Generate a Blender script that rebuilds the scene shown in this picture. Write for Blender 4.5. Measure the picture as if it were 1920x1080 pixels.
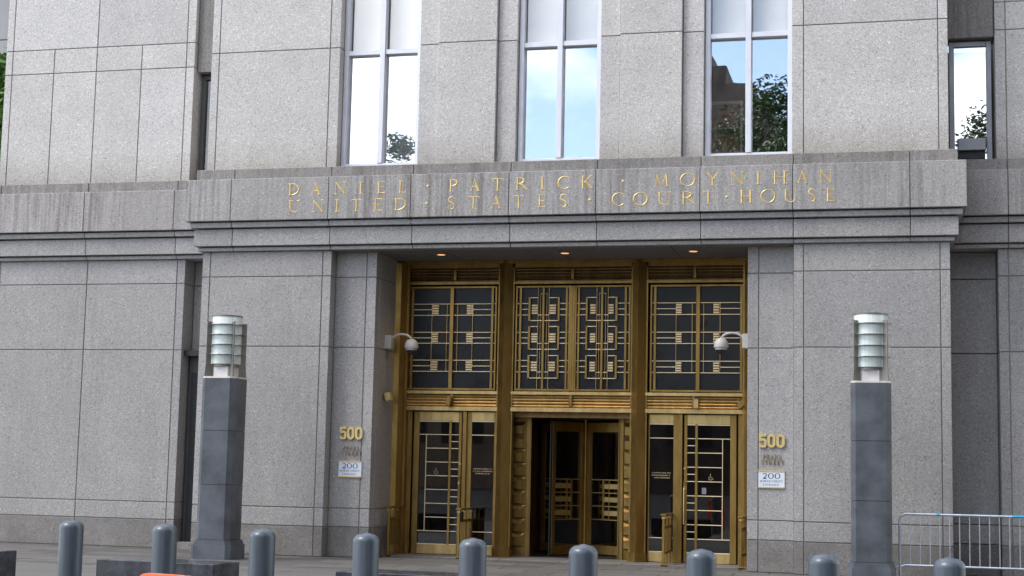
import bpy, bmesh, math, random
from mathutils import Matrix, Vector

random.seed(7)
S = bpy.context.scene
for o in list(bpy.data.objects):
    bpy.data.objects.remove(o)
COL = S.collection
R = math.radians

# ------------------------------------------------------------------ camera
cam_d = bpy.data.cameras.new("camera")
cam = bpy.data.objects.new("camera", cam_d)
COL.objects.link(cam)
yaw, pit, rol = R(-14.239), R(6.576), R(1.214)
c, s = math.cos, math.sin
M0 = Matrix(((1, 0, 0), (0, 0, -1), (0, 1, 0)))
MY = Matrix(((c(yaw), 0, -s(yaw)), (0, 1, 0), (s(yaw), 0, c(yaw))))
MX = Matrix(((1, 0, 0), (0, c(pit), s(pit)), (0, -s(pit), c(pit))))
MZ = Matrix(((c(rol), -s(rol), 0), (s(rol), c(rol), 0), (0, 0, 1)))
W2C = MZ @ MX @ MY @ M0
rot = Matrix((W2C[0], -W2C[1], -W2C[2])).transposed()
cam.matrix_world = Matrix.Translation((5.78, -25.65, 1.62)) @ rot.to_4x4()
cam_d.sensor_width = 36
cam_d.lens = 2911.4 / 1920 * 36
cam_d.clip_start = 0.1
cam_d.clip_end = 2000
S.camera = cam

# ------------------------------------------------------------------ world, sun, exposure
SUN_EL, SUN_AZ = R(50), R(238)        # azimuth clockwise from +Y: the sun stands left of and behind the camera
world = bpy.data.worlds.new("World")
S.world = world
world.use_nodes = True
wt = world.node_tree
wt.nodes.clear()
def wn(t, **k):
    n = wt.nodes.new(t)
    for a, b in k.items():
        setattr(n, a, b)
    return n
sky = wn('ShaderNodeTexSky', sky_type='NISHITA', sun_disc=False)
sky.sun_elevation = SUN_EL
sky.sun_rotation = SUN_AZ
sky.dust_density = 0.3
sky.ozone_density = 3.0
tc = wn('ShaderNodeTexCoord')
mp = wn('ShaderNodeMapping')
mp.inputs['Location'].default_value = (2.217, 4.379, 4.958)
mp.inputs['Rotation'].default_value = (0, 0, R(13))
mp.inputs['Scale'].default_value = (1, 1, 2.2)
nz = wn('ShaderNodeTexNoise')
nz.inputs['Scale'].default_value = 2.3
nz.inputs['Detail'].default_value = 9
nz.inputs['Roughness'].default_value = 0.55
cr = wn('ShaderNodeValToRGB')
cr.color_ramp.elements[0].position = 0.46
cr.color_ramp.elements[0].color = (0.07, 0.07, 0.07, 1)
cr.color_ramp.elements[1].position = 0.68
mixw = wn('ShaderNodeMix', data_type='RGBA')
mixw.inputs[7].default_value = (14.6, 14.2, 13.9, 1)
bg = wn('ShaderNodeBackground')
bg.inputs['Strength'].default_value = 0.14
wo = wn('ShaderNodeOutputWorld')
L = wt.links.new
L(tc.outputs['Generated'], mp.inputs['Vector'])
L(mp.outputs['Vector'], nz.inputs['Vector'])
L(nz.outputs['Fac'], cr.inputs['Fac'])
L(cr.outputs['Color'], mixw.inputs[0])
L(sky.outputs['Color'], mixw.inputs[6])
L(mixw.outputs[2], bg.inputs['Color'])
L(bg.outputs['Background'], wo.inputs['Surface'])

sun_d = bpy.data.lights.new("sun", 'SUN')
sun_d.energy = 1.5
sun_d.angle = R(20)
sun_d.color = (1.0, 0.96, 0.9)
sun = bpy.data.objects.new("sun", sun_d)
COL.objects.link(sun)
sdir = Vector((math.sin(SUN_AZ) * c(SUN_EL), math.cos(SUN_AZ) * c(SUN_EL), math.sin(SUN_EL)))
sun.rotation_euler = sdir.to_track_quat('Z', 'Y').to_euler()
sun.location = sdir * 60

S.view_settings.view_transform = 'Standard'
S.view_settings.look = 'None'
S.view_settings.gamma = 1
S.view_settings.exposure = 1.13
S.view_settings.use_curve_mapping = False
S.render.engine = 'CYCLES'

# ------------------------------------------------------------------ materials
class NT:
    def __init__(self, name):
        self.m = bpy.data.materials.new(name)
        self.m.use_nodes = True
        self.t = self.m.node_tree
        self.p = self.t.nodes['Principled BSDF']
        self.out = self.t.nodes['Material Output']
    def n(self, t, ins=None, **k):
        n = self.t.nodes.new(t)
        for a, b in k.items():
            setattr(n, a, b)
        for a, b in (ins or {}).items():
            if hasattr(b, 'is_output'):
                self.t.links.new(b, n.inputs[a])
            else:
                n.inputs[a].default_value = b
        return n
    def set(self, **k):
        for a, b in k.items():
            key = a.replace('_', ' ')
            if hasattr(b, 'is_output'):
                self.t.links.new(b, self.p.inputs[key])
            else:
                self.p.inputs[key].default_value = b
    def pos(self, scale=(1, 1, 1)):
        g = self.n('ShaderNodeNewGeometry')
        mpn = self.n('ShaderNodeMapping', {'Vector': g.outputs['Position'], 'Scale': scale})
        return mpn.outputs['Vector']
    def noise(self, vec, scale, detail=3, rough=0.5):
        return self.n('ShaderNodeTexNoise', {'Vector': vec, 'Scale': scale, 'Detail': detail, 'Roughness': rough}).outputs['Fac']
    def ramp(self, fac, stops):
        r = self.n('ShaderNodeValToRGB', {'Fac': fac})
        e = r.color_ramp.elements
        while len(e) < len(stops):
            e.new(0.5)
        for el, (p, col) in zip(e, stops):
            el.position = p
            el.color = (col, col, col, 1) if not isinstance(col, tuple) else (*col, 1)
        return r.outputs['Color']
    def mul(self, a, b, fac=1.0):
        n = self.n('ShaderNodeMix', data_type='RGBA', blend_type='MULTIPLY')
        n.inputs[0].default_value = fac
        for i, v in ((6, a), (7, b)):
            if hasattr(v, 'is_output'):
                self.t.links.new(v, n.inputs[i])
            else:
                n.inputs[i].default_value = v
        return n.outputs[2]
    def mix(self, f, a, b):
        n = self.n('ShaderNodeMix', data_type='RGBA')
        for i, v in ((0, f), (6, a), (7, b)):
            if hasattr(v, 'is_output'):
                self.t.links.new(v, n.inputs[i])
            else:
                n.inputs[i].default_value = v
        return n.outputs[2]
    def bump(self, h, strength, dist=0.01):
        b = self.n('ShaderNodeBump', {'Height': h, 'Strength': strength, 'Distance': dist})
        self.t.links.new(b.outputs['Normal'], self.p.inputs['Normal'])
    def rnd(self):
        return self.n('ShaderNodeObjectInfo').outputs['Random']

def granite(name, base, streak=0.0, grime=False, dark_base=False):
    g = NT(name)
    v = g.pos()
    # crystals: dark mica, pale feldspar, fine and coarse
    vo = g.n('ShaderNodeTexVoronoi', {'Vector': v, 'Scale': 58.0, 'Randomness': 1.0})
    sep = g.n('ShaderNodeSeparateColor', {'Color': vo.outputs['Color']})
    sp = g.ramp(sep.outputs['Red'], [(0.0, 0.62), (0.10, 0.82), (0.16, 0.97), (0.90, 1.01), (0.95, 1.15), (1.0, 1.42)])
    vo2 = g.n('ShaderNodeTexVoronoi', {'Vector': v, 'Scale': 120.0, 'Randomness': 1.0})
    sep2 = g.n('ShaderNodeSeparateColor', {'Color': vo2.outputs['Color']})
    sp2 = g.ramp(sep2.outputs['Green'], [(0.0, 0.66), (0.2, 0.90), (0.75, 1.03), (1.0, 1.28)])
    cl = g.ramp(g.noise(v, 1.1, 4, 0.6), [(0.25, 0.90), (0.75, 1.08)])
    tone = g.ramp(g.rnd(), [(0.0, (0.925, 0.92, 0.925)), (0.5, (1.0, 0.99, 0.98)), (1.0, (1.06, 1.055, 1.06))])
    col = g.mul((*base, 1), sp)
    col = g.mul(col, sp2)
    col = g.mul(col, cl)
    col = g.mul(col, tone)
    if streak > 0:
        sv = g.pos((1, 1, 0.05))
        st = g.ramp(g.noise(sv, 13.0, 5, 0.65), [(0.36, (0.55, 0.52, 0.50)), (0.58, (1.0, 1.0, 1.0))])
        # runs are stronger in patches along the course
        pa = g.ramp(g.noise(g.pos((1, 1, 0.2)), 0.8, 2), [(0.36, 0.25), (0.62, 1.0)])
        pf = g.n('ShaderNodeMath', {0: pa, 1: streak}, operation='MULTIPLY').outputs[0]
        col = g.mix(pf, col, g.mul(col, st))
    if grime:
        gv = g.n('ShaderNodeSeparateXYZ', {0: g.pos()})
        nn = g.noise(g.pos((1, 1, 0.35)), 2.2, 5, 0.65)
        add = g.n('ShaderNodeMath', {0: nn, 1: 0.5}, operation='MULTIPLY').outputs[0]
        zz = g.n('ShaderNodeMath', {0: gv.outputs[2], 1: add}, operation='SUBTRACT').outputs[0]
        rng = g.n('ShaderNodeMapRange', {0: zz, 1: 6.45, 2: 7.2, 3: 0.0, 4: 1.0})
        col = g.mul(col, g.ramp(rng.outputs[0], [(0.0, (0.63, 0.585, 0.52)), (0.45, (0.86, 0.84, 0.81)), (1.0, (1, 1, 1))]))
    if dark_base:
        nn = g.noise(g.pos(), 1.7, 5, 0.65)
        col = g.mul(col, g.ramp(nn, [(0.3, (0.56, 0.55, 0.52)), (0.7, (0.84, 0.83, 0.81))]))
    g.set(Base_Color=col, Roughness=0.62)
    g.p.inputs['Specular IOR Level'].default_value = 0.35
    g.bump(sep.outputs['Blue'], 0.12, 0.004)
    return g.m

def plain(name, col, rough=0.5, metal=0.0, var=0.12, scale=6.0, spec=0.5, bump=0.0):
    g = NT(name)
    f = g.ramp(g.noise(g.pos(), scale, 4, 0.6), [(0.3, 1 - var), (0.7, 1 + var)])
    g.set(Base_Color=g.mul((*col, 1), f), Metallic=metal)
    rr = g.n('ShaderNodeMapRange', {0: g.noise(g.pos(), scale * 1.7, 3), 1: 0.3, 2: 0.7, 3: max(0.02, rough - 0.07), 4: min(1, rough + 0.07)})
    g.set(Roughness=rr.outputs[0])
    g.p.inputs['Specular IOR Level'].default_value = spec
    if bump:
        g.bump(g.noise(g.pos(), scale * 6, 4), bump, 0.003)
    return g.m

def glass(name, refl, tint, rough=0.0, wav=0.0):
    g = NT(name)
    gl = g.n('ShaderNodeBsdfGlossy', {'Color': (0.96, 0.97, 0.98, 1), 'Roughness': rough})
    tr = g.n('ShaderNodeBsdfTransparent', {'Color': (*tint, 1)})
    lw = g.n('ShaderNodeLayerWeight', {'Blend': 0.5})
    pw = g.n('ShaderNodeMath', {0: lw.outputs['Facing'], 1: 4.0}, operation='POWER')
    sc = g.n('ShaderNodeMath', {0: pw.outputs[0], 1: 0.8}, operation='MULTIPLY')
    add = g.n('ShaderNodeMath', {0: sc.outputs[0], 1: refl + 0.04}, operation='ADD', use_clamp=True)
    if wav:
        b = g.n('ShaderNodeBump', {'Height': g.noise(g.pos(), 2.0, 2), 'Strength': wav, 'Distance': 0.01})
        g.t.links.new(b.outputs['Normal'], gl.inputs['Normal'])
    mx = g.n('ShaderNodeMixShader', {0: add.outputs[0], 1: tr.outputs[0], 2: gl.outputs[0]})
    g.t.links.new(mx.outputs[0], g.out.inputs['Surface'])
    return g.m

def emit(name, col, e):
    g = NT(name)
    g.set(Base_Color=(*col, 1), Emission_Color=(*col, 1), Emission_Strength=e)
    return g.m

MT = {}
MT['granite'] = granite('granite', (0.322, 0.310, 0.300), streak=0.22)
MT['granite_up'] = granite('granite_upper', (0.508, 0.488, 0.466), grime=True)  # same granite as below, with brighter skylight put into its lighter base
MT['granite_frieze'] = granite('granite_frieze', (0.342, 0.328, 0.316), streak=1.0)
MT['granite_wfrieze'] = granite('granite_wing_frieze', (0.338, 0.319, 0.308), streak=1.0)
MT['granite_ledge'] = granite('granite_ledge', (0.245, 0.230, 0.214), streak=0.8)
MT['granite_base'] = granite('granite_base', (0.292, 0.275, 0.264), dark_base=True)
MT['mortar'] = plain('mortar', (0.23, 0.208, 0.183), 0.9, spec=0.1)
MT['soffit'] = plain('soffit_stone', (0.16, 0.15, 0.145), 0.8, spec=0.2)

def bronze(name, col, rough):
    g = NT(name)
    v = g.pos((1, 1, 0.35))
    f = g.ramp(g.noise(v, 3.5, 5, 0.6), [(0.28, (0.80, 0.76, 0.72)), (0.72, (1.12, 1.10, 1.05))])
    col = g.mul((*col, 1), f)
    sm = g.ramp(g.noise(g.pos((1, 1, 0.2)), 11, 4, 0.6), [(0.38, (0.86, 0.80, 0.72)), (0.6, (1, 1, 1))])
    col = g.mul(col, sm)
    g.set(Base_Color=col, Metallic=0.9)
    rr = g.n('ShaderNodeMapRange', {0: g.noise(g.pos(), 14, 3), 1: 0.3, 2: 0.7, 3: rough - 0.07, 4: rough + 0.10})
    g.set(Roughness=rr.outputs[0])
    return g.m
MT['bronze'] = bronze('satin_bronze', (0.345, 0.232, 0.078), 0.36)
MT['bronze_dark'] = bronze('dark_bronze', (0.25, 0.17, 0.085), 0.40)
MT['bronze_bright'] = bronze('bright_bronze', (0.62, 0.465, 0.215), 0.38)  # lighter copy of the bronze, sky reflected by the rails put into colour
MT['gold'] = plain('gold_leaf', (0.60, 0.43, 0.16), 0.48, 0.4, 0.25, 9.0)
MT['gold_number'] = plain('gold_number', (0.62, 0.47, 0.19), 0.45, 0.4, 0.08, 12.0)
MT['old_bronze'] = plain('tarnished_bronze_letter', (0.36, 0.275, 0.145), 0.5, 0.4, 0.2, 30.0)
MT['glass_win'] = glass('coated_window_glass', 0.36, (0.93, 0.95, 0.96), wav=0.03)
MT['glass_upper'] = glass('clear_upper_glass', 0.03, (0.99, 0.99, 0.99))
MT['glass_door'] = glass('dark_door_glass', 0.03, (0.62, 0.60, 0.58))
MT['glass_transom'] = plain('smoked_transom_glass', (0.011, 0.012, 0.013), 0.32, 0, 0.2, 1.5, 0.35)
MT['brass_pale'] = plain('pale_brass_rib', (0.84, 0.70, 0.44), 0.42, 0.4, 0.05, 4.0)  # puts the low sky mirrored by ribs and bars into the colour
MT['ring_glass'] = glass('pale_ring_glass', 0.16, (0.62, 0.66, 0.63))
MT['alu'] = plain('pale_aluminium', (0.66, 0.66, 0.69), 0.42, 0.25, 0.05, 3.0)
MT['alu_dark'] = plain('grey_window_frame', (0.27, 0.265, 0.275), 0.4, 0.4, 0.06, 3.0)
MT['blind'] = plain('white_roller_blind', (0.70, 0.69, 0.66), 0.9, 0, 0.03, 4.0, 0.1)
MT['room'] = plain('room_wall', (0.16, 0.15, 0.14), 0.9, spec=0.1)
MT['lobby'] = plain('lobby_wood', (0.34, 0.15, 0.09), 0.45, 0, 0.35, 1.6)
MT['lobby_floor'] = plain('lobby_marble', (0.16, 0.17, 0.15), 0.2, 0, 0.2, 1.2)
MT['black'] = plain('black_rubber', (0.012, 0.012, 0.014), 0.5, 0, 0.2, 8)
MT['slate'] = plain('dark_slate', (0.070, 0.077, 0.088), 0.46, 0, 0.38, 2.6, 0.5, 0.1)
MT['bench'] = plain('polished_black_granite', (0.035, 0.037, 0.045), 0.22, 0, 0.7, 7.0)
MT['bench_side'] = plain('weathered_black_granite', (0.06, 0.058, 0.055), 0.5, 0, 0.6, 6.0)
MT['steel'] = plain('galvanised_steel', (0.50, 0.54, 0.60), 0.36, 0.8, 0.15, 9.0)
MT['stainless'] = plain('stainless_plate', (0.62, 0.59, 0.56), 0.5, 0.5, 0.06, 5.0)
MT['fin'] = plain('brushed_fin', (0.19, 0.178, 0.16), 0.45, 0.4, 0.08, 5.0)
MT['bollard'] = plain('grey_blue_paint', (0.052, 0.069, 0.090), 0.36, 0.0, 0.18, 7.0, 0.6, 0.06)
g = NT('scuffed_bollard_paint')
bc_ = g.ramp(g.noise(g.pos((1, 1, .35)), 6.0, 5, .65), [(0.3, (0.048, 0.063, 0.080)), (0.7, (0.068, 0.086, 0.107))])
ch_ = g.ramp(g.noise(g.pos((1, 1, .6)), 26.0, 7, .7), [(0.66, 0.0), (0.70, 1.0)])
bc_ = g.mix(ch_, bc_, (0.16, 0.16, 0.155, 1))
dv_ = g.ramp(g.noise(g.pos((1, 1, .08)), 30.0, 4, .6), [(0.35, 0.80), (0.65, 1.06)])
g.set(Base_Color=g.mul(bc_, dv_), Roughness=0.36)
g.p.inputs['Specular IOR Level'].default_value = 0.55
g.bump(g.noise(g.pos(), 45, 3), 0.08, 0.003)
MT['bollard'] = g.m
MT['white_cam'] = plain('off_white_housing', (0.43, 0.415, 0.395), 0.45, 0, 0.06, 10.0)
MT['dome'] = plain('smoked_dome', (0.02, 0.018, 0.018), 0.08, 0, 0.1)
MT['plaque'] = plain('plaque_face', (0.62, 0.66, 0.72), 0.35, 0, 0.04, 8.0)
MT['slot_dark'] = plain('shaded_slot_grey', (0.055, 0.052, 0.052), 0.5)  # dark grey with the left slot's shade put into the colour
MT['ink'] = plain('dark_ink', (0.02, 0.03, 0.06), 0.6, 0, 0.1)
MT['ink2'] = plain('grey_ink', (0.12, 0.14, 0.20), 0.6, 0, 0.1)
MT['orange'] = plain('orange_plastic', (0.80, 0.115, 0.025), 0.38, 0, 0.10, 9.0)
MT['orange_dark'] = plain('red_reflective_band', (0.55, 0.05, 0.02), 0.35, 0, 0.1, 9.0)
MT['blue_tape'] = plain('blue_tape', (0.02, 0.28, 0.42), 0.5)
MT['paper'] = plain('paper_note', (0.20, 0.21, 0.23), 0.8)
MT['book'] = plain('brown_binders', (0.38, 0.17, 0.12), 0.7, 0, 0.4, 9.0)
MT['shelf'] = plain('pale_shelf', (0.60, 0.56, 0.48), 0.6)
MT['terracotta'] = plain('terracotta', (0.40, 0.15, 0.08), 0.8)
MT['bark'] = plain('bark', (0.075, 0.055, 0.04), 0.9, 0, 0.35, 8.0, 0.2)
MT['brick_dark'] = plain('dark_masonry', (0.10, 0.085, 0.075), 0.85, 0, 0.35, 0.6, 0.2)
MT['brick_tan'] = plain('tan_masonry', (0.24, 0.19, 0.15), 0.85, 0, 0.2, 0.5, 0.2)
MT['asphalt'] = plain('asphalt', (0.05, 0.05, 0.052), 0.85, 0, 0.25, 1.5, 0.3)
MT['neigh'] = plain('neighbour_stone', (0.30, 0.30, 0.30), 0.8, 0, 0.1, 0.8, 0.2)

g = NT('frosted_lamp_glass')
lv = g.pos((1, 1, 0.03))
lf = g.ramp(g.noise(lv, 60, 3), [(0.3, (0.55, 0.595, 0.565)), (0.7, (0.67, 0.71, 0.68))])
g.set(Base_Color=lf, Roughness=0.22)
g.p.inputs['Transmission Weight'].default_value = 0.12
MT['lamp_glass'] = g.m

def leafmat(name, a, b):
    g = NT(name)
    f = g.ramp(g.noise(g.pos(), 1.6, 3), [(0.3, a), (0.7, b)])
    g.set(Base_Color=f, Roughness=0.55)
    return g.m
MT['leaf'] = leafmat('foliage', (0.030, 0.062, 0.016), (0.075, 0.13, 0.035))
MT['leaf2'] = leafmat('bright_foliage', (0.05, 0.12, 0.02), (0.12, 0.24, 0.05))

def pavermat(name, a, b):
    g = NT(name)
    v = g.pos()
    base = g.ramp(g.rnd(), [(0.0, a), (1.0, b)])
    st = g.ramp(g.noise(g.pos((0.25, 1.0, 1)), 3.0, 6, 0.7), [(0.3, (0.68, 0.66, 0.63)), (0.7, (1.1, 1.1, 1.1))])
    sp = g.ramp(g.noise(v, 60, 2), [(0.35, 0.85), (0.65, 1.12)])
    g.set(Base_Color=g.mul(g.mul(base, st), sp), Roughness=0.6)
    return g.m
MT['paver'] = pavermat('paving_stone', (0.085, 0.081, 0.074), (0.128, 0.122, 0.113))
MT['threshold'] = pavermat('threshold_stone', (0.14, 0.132, 0.12), (0.175, 0.166, 0.153))

# ------------------------------------------------------------------ mesh helpers
class MB:
    def __init__(self):
        self.v, self.f = [], []
    def add(self, vs, fs):
        b = len(self.v)
        self.v += [tuple(p) for p in vs]
        self.f += [tuple(b + i for i in q) for q in fs]
        return self
    def box(self, x0, x1, y0, y1, z0, z1, ch=0.0):
        if x1 < x0: x0, x1 = x1, x0
        if y1 < y0: y0, y1 = y1, y0
        if ch <= 0:
            vs = [(x, y, z) for x in (x0, x1) for y in (y0, y1) for z in (z0, z1)]
            fs = [(0, 1, 3, 2), (4, 6, 7, 5), (0, 4, 5, 1), (2, 3, 7, 6), (0, 2, 6, 4), (1, 5, 7, 3)]
            return self.add(vs, fs)
        lo, hi = (x0, y0, z0), (x1, y1, z1)
        idx, vs = {}, []
        for sx in (0, 1):
            for sy in (0, 1):
                for sz in (0, 1):
                    sg = (sx, sy, sz)
                    for ax in range(3):
                        p = [(hi[i] if sg[i] else lo[i]) if i == ax else (hi[i] - ch if sg[i] else lo[i] + ch) for i in range(3)]
                        idx[(sg, ax)] = len(vs)
                        vs.append(tuple(p))
        fs = []
        for ax in range(3):
            a, b2 = [i for i in range(3) if i != ax]
            for sgn in (0, 1):
                q = []
                for u, w in ((0, 0), (1, 0), (1, 1), (0, 1)):
                    sg = [0, 0, 0]; sg[ax] = sgn; sg[a] = u; sg[b2] = w
                    q.append(idx[(tuple(sg), ax)])
                fs.append(tuple(q))
            for u in (0, 1):
                for w in (0, 1):
                    s0 = [0, 0, 0]; s0[a] = u; s0[b2] = w
                    s1 = list(s0); s1[ax] = 1
                    s0, s1 = tuple(s0), tuple(s1)
                    fs.append((idx[(s0, a)], idx[(s1, a)], idx[(s1, b2)], idx[(s0, b2)]))
        for sg in {k[0] for k in idx}:
            fs.append((idx[(sg, 0)], idx[(sg, 1)], idx[(sg, 2)]))
        return self.add(vs, fs)
    def prism(self, poly, z0, z1):
        n = len(poly)
        vs = [(x, y, z0) for x, y in poly] + [(x, y, z1) for x, y in poly]
        fs = [tuple(range(n))[::-1], tuple(range(n, 2 * n))]
        fs += [(i, (i + 1) % n, n + (i + 1) % n, n + i) for i in range(n)]
        return self.add(vs, fs)
    def prism_x(self, poly, x0, x1):
        n = len(poly)
        vs = [(x0, y, z) for y, z in poly] + [(x1, y, z) for y, z in poly]
        fs = [tuple(range(n)), tuple(range(n, 2 * n))[::-1]]
        fs += [(i, n + i, n + (i + 1) % n, (i + 1) % n) for i in range(n)]
        return self.add(vs, fs)
    def lathe(self, prof, cx, cy, n=24):
        vs, fs = [], []
        m = len(prof)
        for i in range(n):
            a = 2 * math.pi * i / n
            for r, z in prof:
                vs.append((cx + r * math.cos(a), cy + r * math.sin(a), z))
        for i in range(n):
            j = (i + 1) % n
            for k in range(m - 1):
                fs.append((i * m + k, j * m + k, j * m + k + 1, i * m + k + 1))
        fs.append(tuple(i * m for i in range(n))[::-1])
        fs.append(tuple(i * m + m - 1 for i in range(n)))
        return self.add(vs, fs)
    def tube(self, pts, r, n=8):
        pts = [Vector(p) for p in pts]
        vs, fs = [], []
        for i, p in enumerate(pts):
            d = (pts[min(i + 1, len(pts) - 1)] - pts[max(i - 1, 0)]).normalized()
            up = Vector((0, 0, 1)) if abs(d.z) < 0.9 else Vector((0, 1, 0))
            a = d.cross(up).normalized()
            b2 = d.cross(a).normalized()
            rr = r[i] if isinstance(r, (list, tuple)) else r
            for k in range(n):
                t = 2 * math.pi * k / n
                vs.append(tuple(p + rr * (a * math.cos(t) + b2 * math.sin(t))))
        for i in range(len(pts) - 1):
            for k in range(n):
                k2 = (k + 1) % n
                fs.append((i * n + k, i * n + k2, (i + 1) * n + k2, (i + 1) * n + k))
        fs.append(tuple(range(n))[::-1])
        fs.append(tuple(range((len(pts) - 1) * n, len(pts) * n)))
        return self.add(vs, fs)
    def xf(self, M):
        self.v = [tuple(M @ Vector(p)) for p in self.v]
        return self
    def mesh(self, name, mat, smooth=False):
        me = bpy.data.meshes.new(name)
        me.from_pydata(self.v, [], self.f)
        bm = bmesh.new()
        bm.from_mesh(me)
        bmesh.ops.recalc_face_normals(bm, faces=bm.faces)
        bm.to_mesh(me)
        bm.free()
        me.materials.append(MT[mat])
        if smooth:
            for p in me.polygons:
                p.use_smooth = True
            try:
                me.set_sharp_from_angle(angle=R(40))
            except Exception:
                pass
        return me
    def build(self, name, mat, parent=None, smooth=False):
        return link(name, self.mesh(name, mat, smooth), parent)

def link(name, me, parent=None, loc=None):
    o = bpy.data.objects.new(name, me)
    COL.objects.link(o)
    if parent is not None:
        o.parent = parent
    if loc is not None:
        o.location = loc
    return o

def tag(o, label, cat, group=None):
    o['label'] = label
    o['category'] = cat
    if group:
        o['group'] = group
    return o

def thing(name, label, cat, loc=(0, 0, 0), group=None):
    o = bpy.data.objects.new(name, None)
    o.empty_display_size = 0.3
    COL.objects.link(o)
    o.location = loc
    return tag(o, label, cat, group)

def structure(name, o):
    o['kind'] = 'structure'
    return o

_cache = {}
def block(name, x0, x1, y0, y1, z0, z1, mat, parent, ch=0.006):
    """one stone or bar, mesh data shared between alike pieces"""
    if x1 < x0: x0, x1 = x1, x0
    if y1 < y0: y0, y1 = y1, y0
    key = (name, mat, ch, round(x1 - x0, 3), round(y1 - y0, 3), round(z1 - z0, 3))
    if key not in _cache:
        a, b2, d = key[3] / 2, key[4] / 2, key[5] / 2
        _cache[key] = MB().box(-a, a, -b2, b2, -d, d, ch).mesh(name, mat)
    return link(name, _cache[key], parent, ((x0 + x1) / 2, (y0 + y1) / 2, (z0 + z1) / 2))

GAP = 0.008
def panel(x0, x1, z0, z1, y, th, parent, mat, name='stone_panel'):
    return block(name, min(x0, x1) + GAP, max(x0, x1) - GAP, y, y + th, z0 + GAP, z1 - GAP, mat, parent)

# ------------------------------------------------------------------ ground
ground = structure('road', MB().add([(-300, -300, -0.15), (300, -300, -0.15), (300, 300, -0.15), (-300, 300, -0.15)], [(0, 1, 2, 3)]).build('road', 'asphalt'))
ground['kind'] = 'structure'
pave = MB().box(-40, 40, -16.5, 3.0, -0.3, -0.02).build('pavement', 'mortar')
pave['kind'] = 'structure'
pw, pd = 1.05, 0.525
j = 0
y = 0.86
while y > -3.6:
    off = 0.0 if j % 2 else pw / 2
    x = -14.2 + off
    while x < 12:
        if x + pw > -13.6 and x < 11.5:
            block('paver', x + 0.007, x + pw - 0.007, y - pd + 0.007, y - 0.007, -0.08, random.choice((-0.001, 0.0, 0.001)), 'paver', pave, 0.004)
        x += pw
    y -= pd
    j += 1
rest = MB().box(-40, 40, -16.4, -3.86, -0.1, -0.003).build('far_paving', 'paver', pave)
slab = structure('entrance_slab', MB().box(-3.24, 3.24, 0.88, 2.05, -0.1, 0.004).build('entrance_slab', 'mortar'))
for k in range(6):
    block('threshold_stone', -3.24 + k * 1.08 + 0.004, -3.24 + (k + 1) * 1.08 - 0.004, 0.87, 2.04, -0.05, 0.022, 'threshold', slab, 0.006)

# ------------------------------------------------------------------ courthouse
CH = thing('courthouse', 'grey granite courthouse front with gilded frieze inscription and bronze entrance', 'courthouse')

TOP = 13.0
ROWS = [(0, .52), (.52, .84), (.84, 3.66), (3.66, 4.91), (4.91, 5.37)]
def rmat(z1):
    return 'granite_base' if z1 < 0.6 else 'granite'

# --- entrance piers, pilasters and jambs
for sg in (-1, 1):
    core = MB().box(sg * 4.045, sg * 6.505, 0.016, 1.6, -0.05, 5.40)
    core.box(sg * 3.275, sg * 4.04, 0.246, 1.6, -0.05, 5.40)
    core = core.build('pier_wall', 'mortar', CH)
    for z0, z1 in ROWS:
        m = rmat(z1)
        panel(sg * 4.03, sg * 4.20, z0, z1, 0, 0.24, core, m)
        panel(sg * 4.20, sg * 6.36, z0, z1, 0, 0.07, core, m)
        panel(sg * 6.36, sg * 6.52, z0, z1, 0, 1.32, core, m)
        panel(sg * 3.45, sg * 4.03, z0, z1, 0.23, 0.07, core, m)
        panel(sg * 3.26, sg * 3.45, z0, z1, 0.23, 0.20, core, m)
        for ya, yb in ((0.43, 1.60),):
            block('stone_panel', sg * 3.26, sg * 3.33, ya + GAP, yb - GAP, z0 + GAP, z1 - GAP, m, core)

# --- courses: architrave, bed mould, frieze, ledge
JX = [-5.90, -4.04, -2.52, -0.757, 0.757, 2.52, 4.04, 5.90]
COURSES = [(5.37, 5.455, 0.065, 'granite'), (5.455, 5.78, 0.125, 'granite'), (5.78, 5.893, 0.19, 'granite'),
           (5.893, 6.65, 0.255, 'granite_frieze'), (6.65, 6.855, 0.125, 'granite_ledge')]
ent = MB()
ent.box(-6.50, 6.50, 0.0, 1.0, 5.38, 6.84)
ent.box(-3.9, 3.9, 0.30, 1.55, 5.45, 6.0)
ent = ent.build('entablature', 'mortar', CH)
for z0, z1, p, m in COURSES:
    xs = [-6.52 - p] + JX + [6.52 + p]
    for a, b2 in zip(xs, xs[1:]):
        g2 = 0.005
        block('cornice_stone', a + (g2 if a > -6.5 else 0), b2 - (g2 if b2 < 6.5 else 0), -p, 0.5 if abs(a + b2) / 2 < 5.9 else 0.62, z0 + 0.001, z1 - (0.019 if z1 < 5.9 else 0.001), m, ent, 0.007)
# soffit over the recessed entrance
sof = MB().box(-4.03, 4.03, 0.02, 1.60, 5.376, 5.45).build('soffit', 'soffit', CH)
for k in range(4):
    block('soffit_slab', -4.0 + k * 2.0 + .006, -4.0 + (k + 1) * 2.0 - .006, 0.03, 1.55, 5.352, 5.38, 'soffit', sof, 0.004)

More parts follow.
